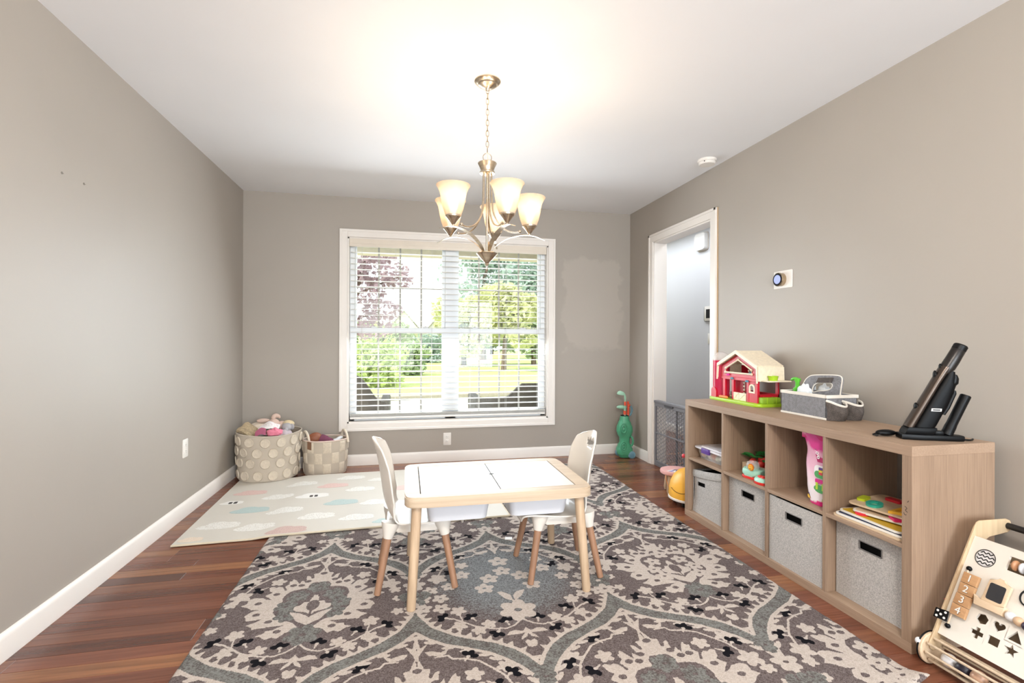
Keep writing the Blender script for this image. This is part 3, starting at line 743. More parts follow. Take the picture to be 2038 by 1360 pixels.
def make_rug():
    C, st, blc = rug_class()
    def smp(k):
        a = (C == k).astype(np.float32)
        b = a.copy(); b[1:-1, 1:-1] = (a[1:-1, 1:-1] * 2 + a[:-2, 1:-1] + a[2:, 1:-1] + a[1:-1, :-2] + a[1:-1, 2:]) / 6
        return b[::2, ::2]
    L = {n: smp(k) for n, k in (('sage', 1), ('cream', 2), ('black', 3), ('blue', 4))}
    nx, ny = L['sage'].shape
    X = RX0 + np.arange(nx) * st * 2; Y = RY0 + np.arange(ny) * st * 2
    X, Y = np.meshgrid(X, Y, indexing='ij')
    BLU = np.zeros_like(X)
    for cx, cy in blc: BLU = np.maximum(BLU, 1.05 - 0.62 * (((X - cx) / .30) ** 2 + ((Y - cy - .12) / .34) ** 2))  # cell ground, with blue-grey from the window light painted into its colour
    L['blue'] = np.clip(BLU, 0, 1) * (L['cream'] < 0.99)
    edge = np.minimum(np.minimum(X - X.min(), X.max() - X), np.minimum(Y - Y.min(), Y.max() - Y))
    Z = 0.0095 * np.clip(edge / 0.012, 0, 1) ** 0.5
    cr = np.hypot(X - X.max(), Y - Y.min()); Z += 0.035 * np.clip(1 - cr / 0.10, 0, 1) ** 1.6         # turned-up corner
    Z += 0.0012 * L['cream'] + 0.0008
    V = np.stack([X, Y, Z], -1).reshape(-1, 3)
    idx = np.arange(nx * ny).reshape(nx, ny)
    F = np.stack([idx[:-1, :-1], idx[1:, :-1], idx[1:, 1:], idx[:-1, 1:]], -1).reshape(-1, 4)
    me = bpy.data.meshes.new('patterned_rug')
    me.vertices.add(len(V)); me.vertices.foreach_set('co', V.astype(np.float32).ravel())
    me.loops.add(F.size); me.loops.foreach_set('vertex_index', F.astype(np.int32).ravel())
    me.polygons.add(len(F)); me.polygons.foreach_set('loop_start', np.arange(0, F.size, 4, dtype=np.int32)); 
    me.update(calc_edges=True)
    for n, a in L.items():
        at = me.attributes.new(n, 'FLOAT', 'POINT'); at.data.foreach_set('value', np.ascontiguousarray(a, dtype=np.float32).ravel())
    me.polygons.foreach_set('use_smooth', [True] * len(me.polygons))
    t = NT('damask_rug_pile'); v = t.coord()
    n1 = t.noise(v, 130, 3, 0.7); n2 = t.noise(v, 420, 2, 0.6); n3 = t.noise(v, 26, 3)
    jit = t.math('ADD', t.math('MULTIPLY', t.math('SUBTRACT', n1, 0.5), 1.0), t.math('MULTIPLY', t.math('SUBTRACT', n2, 0.5), 0.7))
    def mask(nm, amt=0.55, hard=5.0):
        x = t.math('ADD', t.attr(nm), t.math('MULTIPLY', jit, amt))
        return t.math('ADD', t.math('MULTIPLY', t.math('SUBTRACT', x, 0.5), hard), 0.5, True)
    speck = t.ramp(t.math('ADD', t.math('MULTIPLY', n1, 0.45), t.math('MULTIPLY', n2, 0.55)), [(0.42, (0, 0, 0)), (0.57, (1, 1, 1))])
    taupe = t.mix(speck, lin('4D4341'), lin('786D6B'))
    sg = t.mix(t.ramp(t.math('ADD', t.math('MULTIPLY', n3, 0.25), t.math('MULTIPLY', n1, 0.75)), [(0.40, (0, 0, 0)), (0.58, (1, 1, 1))]), lin('554F4C'), lin('7E7E7A'))
    bg = t.mix(t.ramp(n1, [(0.38, (0, 0, 0)), (0.62, (1, 1, 1))]), lin('636263'), lin('868989'))
    cr = t.mix(speck, lin('A89C92'), lin('C2B7AE'))
    c = t.mix(mask('sage', 1.0, 3), taupe, sg); c = t.mix(mask('blue', 1.6, 2.2), c, bg)
    c = t.mix(mask('cream'), c, cr); c = t.mix(mask('black', 0.4), c, lin('17161A'))
    t.base(c); t.set(rough=0.95, spec=0.05); t.bump(n2, 0.5, 0.003)
    me.materials.append(t.m)
    return me
rug = obj('patterned_rug', make_rug(), None)
tag(rug, 'large taupe, grey and cream damask rug with small black flowers under the table', 'rug')

# ------------------------------------------------------------------ folding cloud mat
mat_t = thing('play_mat', 'cream padded play mat printed with pastel clouds below the window', 'play mat', (-1.253, 3.02, 0), R(2.1))
MW, MD = 1.905, 1.285
def mat_z(x): 
    q = min(1, max(0, (x - 0.40) / 0.12)); q = q * q * (3 - 2 * q); return 0.002 + 0.010 * q
def mat_pt(x, y, z): return (x, y, mat_z(x) + z)
g = G(); 
g.surf(lambda u, v: mat_pt(MW * u, MD * v, 0.010), 60, 6); g.surf(lambda u, v: mat_pt(MW * u, MD * v, 0.0), 60, 6)
for yy in (0, MD): g.surf(lambda u, v: mat_pt(MW * u, yy, 0.010 * v), 60, 1)
for xx in (0, MW): g.surf(lambda u, v: mat_pt(xx, MD * u, 0.010 * v), 6, 1)
bmesh.ops.remove_doubles(g.bm, verts=g.bm.verts[:], dist=0.0005)
obj('mat_pad', g, M('cream_foam', 'CCC6BB', 0.6, var=0.02, scale=5, bump=0.25, bscale=500), mat_t, smooth=50)
g = G(); g.tube(smoothpath([mat_pt(x, -0.002, 0.006) for x in np.linspace(0, MW, 20)], 2), 0.006, 8); obj('piping', g, M('mat_piping', 'CDC0A8', 0.6), mat_t)
g = G(); g.tube([mat_pt(MW + 0.001, y, 0.006) for y in (0, MD)], 0.006, 8); obj('piping', g, M('mat_piping', 'CDC0A8', 0.6), mat_t)
def cloud_mat(name, c1, c2, sc):
    t = NT(name); v = t.coord(); vo = t.node('ShaderNodeTexVoronoi'); vo.inputs['Scale'].default_value = sc; t.link(v, vo.inputs['Vector'])
    t.base(t.ramp(vo.outputs['Distance'], [(0.25, lin(c1)), (0.35, lin(c2))])); t.set(rough=0.6); return t.m
cm = {'p': cloud_mat('pink_cloud', 'C9A39C', 'D6B8B0', 120), 't': cloud_mat('teal_cloud', '9FB3B0', 'AFBFBB', 120), 'd': cloud_mat('dusty_cloud', 'B3958C', 'C6ABA2', 120), 'n': cloud_mat('tan_cloud', 'CDB9A4', 'DDCDBB', 120), 'w': cloud_mat('white_dotted_cloud', 'BDB6AA', 'E0DDD6', 110), 'e': cloud_mat('white_cloud', 'E0DDD6', 'E4E1DB', 50)}
clouds = [(-1.11, 3.92, 0.21, 'p'), (-0.54, 3.96, 0.21, 'p'), (-1.0, 3.52, 0.22, 't'), (-0.43, 3.54, 0.21, 't'), (-0.68, 3.08, 0.21, 'd'), (-1.18, 3.07, 0.12, 'n'), (-1.10, 3.26, 0.22, 'w'), (-0.88, 3.19, 0.21, 'w'), (-0.89, 3.78, 0.2, 'w'), (-0.77, 3.45, 0.21, 'w'), (-0.55, 3.29, 0.21, 'w'), (-0.78, 4.06, 0.21, 'w'), (-0.65, 3.73, 0.21, 'e'), (-0.3, 3.22, 0.2, 'w'), (-0.33, 3.83, 0.2, 'w'), (-1.17, 3.71, 0.14, 'e'), (-0.43, 4.16, 0.21, 'w'), (-0.21, 4.07, 0.16, 'w'), (-0.13, 3.13, 0.13, 't'), (-0.2, 3.5, 0.2, 'w'), (0.0, 3.8, .2, 'p'), (0.25, 4.0, .2, 'w'), (.1, 3.4, .2, 't'), (.4, 3.55, .2, 'w')]
ca, sa = math.cos(R(-2.1)), math.sin(R(-2.1))
for cx, cy, wd, k in clouds:
    dx, dy = cx + 1.253, cy - 3.02; lx, ly = dx * ca - dy * sa, dx * sa + dy * ca
    def cpt(u, v, lx=lx, ly=ly, wd=wd):                       # puffy cloud with a flat base, as rings so it follows the mat
        a = 2 * PI * u; sn = math.sin(a); lob = 0.84 + 0.20 * abs(math.sin(2.5 * a)) if sn > 0 else 0.86 + 0.14 * abs(math.cos(a)) ** 2
        x = wd / 2 * math.cos(a) * lob * 1.08; y = wd * 0.34 * sn * lob * (1.2 if sn > 0 else 0.55)
        X_ = min(max(lx + (x + 0.05 * y) * v, 0.012), MW); Y_ = min(max(ly + y * v, 0.012), MD)
        return mat_pt(X_, Y_, 0.0108)
    gg = G(); gg.surf(cpt, 60, 6, cu=True); gg.surf(lambda u, v: tuple(Vector(cpt(u, 1)) - Vector((0, 0, 0.0006 * v))), 60, 1, cu=True); pc = obj('printed_cloud', gg, cm[k], mat_t, smooth=40)
    if k == 'e':
        for ex in (-.02, .012):
            gg = G(); gg.prism(rrect(lx + ex, lx + ex + .022, ly - .01, ly + .03, .006), 0, 0.0006, F=lambda p: Vector(mat_pt(p.x, p.y, 0.0110 + p.z))); obj('printed_eye', gg, M('print_black', '3A3633', 0.7), pc, smooth=0)
# ------------------------------------------------------------------ child's table
m_pine = WOOD('pale_pine', 'B8A187', 'CEBBA2', 0.5, axis=0, fine=60)
m_pine_v = WOOD('pale_pine_leg', 'B29679', 'CBB092', 0.5, axis=2, fine=60)
m_beech = WOOD('beech_leg', '8F6A52', 'A87F62', 0.5, axis=2, fine=60)
m_white_top = M('white_laminate', 'DAD8D5', 0.38, var=0.01)
m_tub = M('white_tub_plastic', 'D9DADF', 0.45, var=0.01)
tb = thing('kids_table', 'low pine activity table with two white lids in the middle of the rug', 'table', (0.41, 2.375, 0))
TX, TY = 0.415, 0.290
outer = rrect(-TX, TX, -TY, TY, 0.045, 8)
def to_rect(p, x0, x1, y0, y1):
    k = max(abs(p[0]) / ((x1 - x0) / 2), abs(p[1]) / ((y1 - y0) / 2)); return (p[0] / k, p[1] / k)
dense = []
for a, b in zip(outer, outer[1:] + outer[:1]):
    n_ = max(1, int(math.hypot(b[0] - a[0], b[1] - a[1]) / 0.04))
    for k in range(n_): dense.append((a[0] + (b[0] - a[0]) * k / n_, a[1] + (b[1] - a[1]) * k / n_))
LX, LY0, LY1 = 0.350, -0.232, 0.236
inner = []
for p in dense:
    q = to_rect(p, -LX, LX, -0.234, 0.234); inner.append(q)
# snap nearest inner points to the hole's corners
for cx in (-LX, LX):
    for cy in (-0.234, 0.234):
        i = min(range(len(inner)), key=lambda k: (inner[k][0] - cx) ** 2 + (inner[k][1] - cy) ** 2); inner[i] = (cx, cy)
g = G(); g.ring(dense, inner, 0.436, 0.480)
bmesh.ops.bevel(g.bm, geom=[e for e in g.bm.edges if abs(e.verts[0].co.z - e.verts[1].co.z) < 1e-6 and all(any(abs(v.co.x - x) + abs(v.co.y - y) < 1e-5 for x, y in dense) for v in e.verts)], offset=0.005, segments=2, affect='EDGES')
obj('table_frame', g, m_pine, tb, smooth=30)
for x0, x1 in ((-LX + 0.004, 0.0005), (0.0050, LX - 0.003)):
    g = G(); g.box(x0, x1, -0.230, 0.231, 0.468, 0.4790, 0.0012, 1); obj('lid', g, m_white_top, tb)
g = G(); g.box(-LX + .0005, LX - .0005, -0.2335, 0.2335, 0.460, 0.467); obj('lid_gap_plate', g, m_dark, tb)  # black plate below the lids paints the shade in their gaps
g = G(); g.lathe([(0.011, 0.4797), (0.011, 0.4801)], 16, (0.003, 0.02, 0), 1.2, 0.6); obj('finger_hole', g, m_dark, tb)
for x0, x1 in ((-0.325, -0.035), (0.045, 0.335)):
    g = G()
    def tubf(u, v, x0=x0, x1=x1):
        k = 1 - 0.10 * (1 - v); cxm, hx, hy = (x0 + x1) / 2, (x1 - x0) / 2 * k, 0.205 * k
        pr = rrect(-hx, hx, -hy, hy, 0.035, 5); p = pr[int(round(u * len(pr))) % len(pr)]; return (cxm + p[0], p[1], 0.338 + 0.096 * v)
    n_ = len(rrect(0, 1, 0, 1, .1, 5)); g.surf(tubf, n_, 3, cu=True)
    bot = [tubf(k / n_, 0) for k in range(n_)]; g.raw(bot, [list(range(n_))])
    bmesh.ops.remove_doubles(g.bm, verts=g.bm.verts[:], dist=0.0005)
    obj('storage_tub', g, m_tub, tb, smooth=50)
for sx, sy, fx, fy in ((-1, -1, 0.023, 2.094), (1, -1, 0.799, 2.100), (1, 1, 0.795, 2.640), (-1, 1, 0.025, 2.640)):
    top = Vector((sx * (TX - 0.052), sy * (TY - 0.052), 0.437)); ft = Vector((fx - 0.41, fy - 2.375, 0.0105))
    g = G(); pts = [ft, ft + (top - ft) * 0.01, ft + (top - ft) * 0.5, top]; g.tube(pts, [0.0165, 0.0190, 0.0205, 0.0215], 16); obj('leg', g, m_pine_v, tb)

# ------------------------------------------------------------------ child's chairs
m_shell = M('ivory_plastic', 'E2DBD1', 0.28, var=0.01, coat=0.2)
PROF = [(.208, .290), (.207, .308), (.190, .318), (.12, .316), (.03, .307), (-.06, .307), (-.112, .326), (-.140, .378), (-.153, .43), (-.163, .50), (-.176, .58), (-.192, .645), (-.205, .682)]
PS = smoothpath([(x, 0, z) for x, z in PROF], 6)
WID = [0.120, 0.145, 0.158, 0.168, 0.168, 0.165, 0.158, 0.150, 0.148, 0.150, 0.146, 0.120, 0.060]
def shell_pt(u, v):
    n = len(PS) - 1; f = u * n; i = min(int(f), n - 1); t = f - i
    p = PS[i].lerp(PS[i + 1], t); q = u * (len(WID) - 1); a = min(int(q), len(WID) - 2); w_ = WID[a] + (WID[a + 1] - WID[a]) * (q - a)
    s = 2 * v - 1; y = s * w_
    back = min(1, max(0, (u - 0.42) / 0.2)); x = p.x + back * 0.050 * s * s * (1 - 0.5 * max(0, (u - .8) / .2)); z = p.z + (1 - back) * 0.010 * s * s * min(1, u / 0.2)
    if u > 0.9: z -= 0.02 * (u - 0.9) / 0.1 * s * s
    return (x, y, z)
def chair_hole(u, v):
    x, y, z = shell_pt(u, v)
    if not (0.592 < z < 0.650): return False
    top = 0.626 + 0.018 * abs(math.sin(y * 95)); wd = 0.046 if z > 0.606 else 0.036
    return abs(y) < wd and z < top and z > 0.602 - 0.3 * abs(y) * (1 if abs(y) < .02 else 0)
def make_chair():
    t = thing('kids_chair', 'ivory plastic child chair', 'chair', group='child chairs at the low table')
    g = G(); g.surf(shell_pt, 96, 48, skip=chair_hole)
    sh = obj('seat_shell', g, m_shell, t, smooth=60)
    md = sh.modifiers.new('thickness', 'SOLIDIFY'); md.thickness = 0.007; md.offset = 0.0
    g = G()
    g.prism(rrect(-.135, .135, -.125, .125, .05, 6), .268, .306, bev=.012)
    obj('seat_bracket', g, m_shell, t, smooth=40)
    for sx in (-1, 1):
        for sy in (-1, 1):
            a = Vector((sx * .116, sy * .112, .310)); b = Vector((sx * .172, sy * .156, 0.0105)); d = (a - b)
            def at(z): return b + d * ((z - 0.0105) / (a.z - 0.0105))
            g = G(); g.tube([at(.314), at(.290), at(.268), at(.250), at(.245)], [.042, .036, .0265, .0225, .0205], 18); obj('leg_socket', g, m_shell, t, smooth=50)
            g = G(); g.tube([b, at(.0125), at(.12), at(.255)], [.0125, .0145, .0160, .0175], 16); obj('leg', g, m_beech, t)
    return t
def copy_tree(o, parent=None):
    c = o.copy(); COL.objects.link(c); c.parent = parent
    for ch in list(o.children): copy_tree(ch, c)
    return c
ch1 = make_chair(); ch1.location = (0.050, 2.405, 0); ch1['label'] = 'ivory child chair at the left end of the low table, back to the basket corner'
ch2 = copy_tree(ch1); ch2.location = (0.737, 2.362, 0); ch2.rotation_euler = (0, 0, PI); ch2['label'] = 'ivory child chair at the right end of the low table, back to the shelf'

# ------------------------------------------------------------------ chandelier
CH = Vector((0.394, 2.445, 2.44))
cd = thing('chandelier', 'brushed nickel five-arm chandelier with lit frosted bell shades', 'chandelier', CH)
def nickel():
    t = NT('brushed_nickel'); v = t.coord((4, 4, 160)); n = t.noise(v, 4, 3)
    t.base(t.ramp(n, [(0.3, lin('B9AA93')), (0.7, lin('DCCFBC'))])); t.set(rough=0.27, metal=1.0); t.bump(n, 0.04, 0.0005); return t.m
m_ni = nickel()
def cz(z): return z - 2.44
g = G(); g.lathe([(0.066, 0), (0.066, -0.004), (0.060, -0.010), (0.050, -0.016), (0.046, -0.022), (0.026, -0.034), (0.012, -0.038), (0.009, -0.050), (0.0, -0.052)], 40); obj('canopy', g, m_ni, cd, smooth=25)
for k in range(12):
    zc = cz(2.392 - 0.0268 * k); pts = []
    for q in range(16):
        a = 2 * PI * q / 16; x = 0.0075 * math.cos(a); z = 0.0165 * math.sin(a) 
        pts.append((x, 0, zc + z) if k % 2 == 0 else (0, x, zc + z))
    g = G(); g.tube(pts, 0.0017, 6, closed=True); obj('chain_link', g, m_ni, cd)
g = G(); g.tube([(0.0215 * math.cos(2 * PI * q / 28), 0, cz(2.057) + 0.0215 * math.sin(2 * PI * q / 28)) for q in range(28)], 0.0022, 8, closed=True); obj('hanging_ring', g, m_ni, cd)
g = G(); g.tube([(0.004, 0.001, cz(2.38)), (-0.002, 0.002, cz(2.2)), (0.003, 0, cz(2.03))], 0.0014, 6); obj('lamp_cord', g, M('clear_cord', 'D9C9A8', 0.4), cd)
g = G(); g.lathe([(0.0, cz(2.040)), (0.008, cz(2.038)), (0.010, cz(2.030)), (0.046, cz(2.030)), (0.0475, cz(2.027)), (0.040, cz(2.012)), (0.034, cz(1.997)), (0.033, cz(1.989)), (0.038, cz(1.984)), (0.038, cz(1.976)), (0.026, cz(1.973)), (0.0, cz(1.972))], 40); obj('top_cap', g, m_ni, cd, smooth=25)
g = G(); g.lathe([(0.006, cz(1.975)), (0.006, cz(1.575))], 12); obj('centre_rod', g, m_ni, cd)
g = G(); g.lathe([(0.0, cz(1.580)), (0.050, cz(1.578)), (0.053, cz(1.574)), (0.050, cz(1.570)), (0.030, cz(1.548)), (0.012, cz(1.530)), (0.009, cz(1.524)), (0.011, cz(1.519)), (0.006, cz(1.513)), (0.0045, cz(1.500)), (0.006, cz(1.494)), (0.0, cz(1.480))], 32); obj('finial_cone', g, m_ni, cd, smooth=25)
def shade_mat():
    t = NT('frosted_shade_glass'); v = t.coord()
    n = t.noise(v, 14, 3); c = t.ramp(n, [(0.3, lin('F4E6D4')), (0.7, lin('FFF6EA'))])
    tl = t.node('ShaderNodeBsdfTranslucent'); tl.inputs[0].default_value = (0.27, 0.21, 0.145, 1); tp = t.node('ShaderNodeBsdfTransparent')
    t.base(c); t.set(rough=0.35)
    m1 = t.node('ShaderNodeMixShader'); m1.inputs[0].default_value = 0.55; t.link(t.b.outputs[0], m1.inputs[1]); t.link(tl.outputs[0], m1.inputs[2])
    m2 = t.node('ShaderNodeMixShader'); m2.inputs[0].default_value = 0.30; t.link(m1.outputs[0], m2.inputs[1]); t.link(tp.outputs[0], m2.inputs[2])
    t.link(m2.outputs[0], t.out.inputs[0]); return t.m
m_shade = shade_mat()
tb_ = NT('lit_bulb'); em = tb_.node('ShaderNodeEmission'); em.inputs[0].default_value = (1.0, 0.72, 0.42, 1); em.inputs[1].default_value = 8; tb_.link(em.outputs[0], tb_.out.inputs[0]); m_bulb = tb_.m
for k in range(5):
    a = R(-74 + 72 * k); ca_, sa_ = math.cos(a), math.sin(a)
    P3 = lambda r, z: (r * ca_, r * sa_, cz(z))
    g = G(); g.tube(smoothpath([P3(*q) for q in ((.022, 1.980), (.0225, 1.90), (.026, 1.82), (.042, 1.755), (.078, 1.708), (.125, 1.688), (.165, 1.690))], 6), 0.0046, 10); arm = obj('arm_tube', g, m_ni, cd)
    g = G(); g.ball(P3(.168, 1.692), .008, 12, 8); obj('arm_knob', g, m_ni, arm)
    lf = smoothpath([P3(*q) for q in ((.018, 1.576), (.045, 1.612), (.095, 1.648), (.155, 1.668), (.205, 1.674), (.250, 1.669), (.298, 1.652))], 6)
    n_ = len(lf); g = G(); wv = [0.004 + 0.0095 * math.sin(PI * min(1, (i / (n_ - 1)) * 1.0) ** 0.7) for i in range(n_)]
    tn = Vector((-sa_, ca_, 0)); nz = Vector((0, 0, 0.0022))
    L_ = [[lf[i] - tn * wv[i], lf[i] + tn * wv[i], lf[i] + tn * wv[i] * .9 + nz, lf[i] - tn * wv[i] * .9 + nz] for i in range(n_)]
    vs = [p for q in L_ for p in q]; fs = [[4 * i + j, 4 * i + (j + 1) % 4, 4 * i + 4 + (j + 1) % 4, 4 * i + 4 + j] for i in range(n_ - 1) for j in range(4)] + [[0, 1, 2, 3], [4 * n_ - 4, 4 * n_ - 3, 4 * n_ - 2, 4 * n_ - 1]]
    g.raw(vs, fs); obj('leaf_arm', g, m_ni, cd, smooth=30)
    c0 = (0.218 * ca_, 0.218 * sa_, 0)
    g = G(); g.lathe([(0.0, cz(1.672)), (0.005, cz(1.674)), (0.005, cz(1.682)), (0.010, cz(1.686)), (0.018, cz(1.698)), (0.031, cz(1.714)), (0.036, cz(1.719)), (0.037, cz(1.727)), (0.034, cz(1.728)), (0.0, cz(1.724))], 28, c0); sk = obj('socket_cup', g, m_ni, cd, smooth=25)
    g = G(); g.lathe([(0.036, cz(1.722)), (0.040, cz(1.735)), (0.048, cz(1.757)), (0.0545, cz(1.785)), (0.059, cz(1.813)), (0.064, cz(1.836)), (0.073, cz(1.855)), (0.081, cz(1.866)), (0.0795, cz(1.868)), (0.071, cz(1.858)), (0.062, cz(1.838)), (0.057, cz(1.813)), (0.0525, cz(1.785)), (0.046, cz(1.758)), (0.038, cz(1.736)), (0.034, cz(1.724))], 36, c0, cap=False); obj('bell_shade', g, m_shade, cd, smooth=50)
    g = G(); g.lathe([(0.0, cz(1.728)), (0.012, cz(1.730)), (0.013, cz(1.745)), (0.020, cz(1.762)), (0.026, cz(1.782)), (0.024, cz(1.800)), (0.014, cz(1.813)), (0.0, cz(1.817))], 20, c0); obj('bulb', g, m_bulb, cd, smooth=60)
    ld = bpy.data.lights.new('bulb_light', 'POINT'); ld.energy = CHAND; ld.color = (1.0, 0.80, 0.58); ld.shadow_soft_size = 0.03
    lo = bpy.data.objects.new('bulb_light', ld); COL.objects.link(lo); lo.parent = cd; lo.location = (c0[0], c0[1], cz(1.835))

# added fill lamp behind the camera, shaped as a flush ceiling light
cl_ = thing('rear_fill_lamp', 'added round fill lamp with opal glass on the ceiling behind the camera', 'ceiling lamp', (0.42, -0.25, HC))
g = G(); g.lathe([(0, 0), (.20, 0), (.20, -.02), (.19, -.03)], 40, cap=False); obj('lamp_base', g, m_ni, cl_, smooth=30)
te_ = NT('lit_opal_glass'); e2 = te_.node('ShaderNodeEmission'); e2.inputs[0].default_value = (1.0, 0.94, 0.86, 1); e2.inputs[1].default_value = 3.0; te_.link(e2.outputs[0], te_.out.inputs[0])
g = G(); g.lathe([(.188, -.028), (.175, -.055), (.13, -.08), (.06, -.094), (0, -.097)], 40, cap=False); obj('opal_dome', g, te_.m, cl_, smooth=60)
ld = bpy.data.lights.new('rear_fill_lamp_light', 'POINT'); ld.energy = REAR_FILL; ld.color = (1.0, 0.94, 0.86); ld.shadow_soft_size = 0.12
lo = bpy.data.objects.new('rear_fill_lamp_light', ld); COL.objects.link(lo); lo.parent = cl_; lo.location = (0, 0, -0.24)
# ------------------------------------------------------------------ cube shelf unit
SX0, SX1, SY0, SY1, SH = 1.800, 2.190, 1.445, 2.936, 0.757
m_oak_h = WOOD('grey_oak_horizontal', '947B66', 'AA9079', 0.55, axis=1, fine=150, bump=0.12)
m_oak_v = WOOD('grey_oak_vertical', '866E5A', 'A0866F', 0.55, axis=2, fine=150, bump=0.12)
sh = thing('cube_shelf', 'grey-brown oak cube shelf unit of eight compartments along the right wall', 'shelf unit', (SX0, SY0, 0))
def sbox(name, mat, x0, x1, y0, y1, z0, z1, bev=0.0008):
    g = G(); g.box(x0 - SX0, x1 - SX0, y0 - SY0, y1 - SY0, z0, z1, bev, 1); return obj(name, g, mat, sh, smooth=0)
sbox('top_panel', m_oak_h, SX0, SX1, SY0, SY1, SH - 0.038, SH)
sbox('bottom_panel', m_oak_h, SX0, SX1, SY0, SY1, 0, 0.038)
sbox('side_panel', m_oak_v, SX0, SX1, SY0, SY0 + 0.038, 0.038, SH - 0.038)
sbox('side_panel', m_oak_v, SX0, SX1, SY1 - 0.038, SY1, 0.038, SH - 0.038)
CW = (SY1 - SY0 - 0.076 - 3 * 0.016) / 4
cols = [(SY0 + 0.038 + k * (CW + 0.016), SY0 + 0.038 + k * (CW + 0.016) + CW) for k in range(4)]
for k in range(3): sbox('divider', m_oak_v, SX0 + 0.002, SX1, cols[k][1], cols[k][1] + 0.016, 0.038, SH - 0.038)
MZ = 0.371
for k in range(4): sbox('middle_shelf', m_oak_h, SX0 + 0.003, SX1, cols[k][0], cols[k][1], MZ, MZ + 0.016)
g = G()
for pts in ([(.0, .026, .532), (0, .018, .526), (0, .024, .518), (0, .016, .512)], [(0, .012, .556), (0, .016, .549)], [(0, .030, .508), (0, .026, .500), (0, .020, .502)]):
    g.tube(smoothpath([(-0.0004, y, z) for x, y, z in pts], 4), 0.0009, 5)
obj('pen_scribble', g, M('pen_ink', '3A302B', 0.7), sh)
ZS = MZ + 0.016
SHELF_TOP = SH

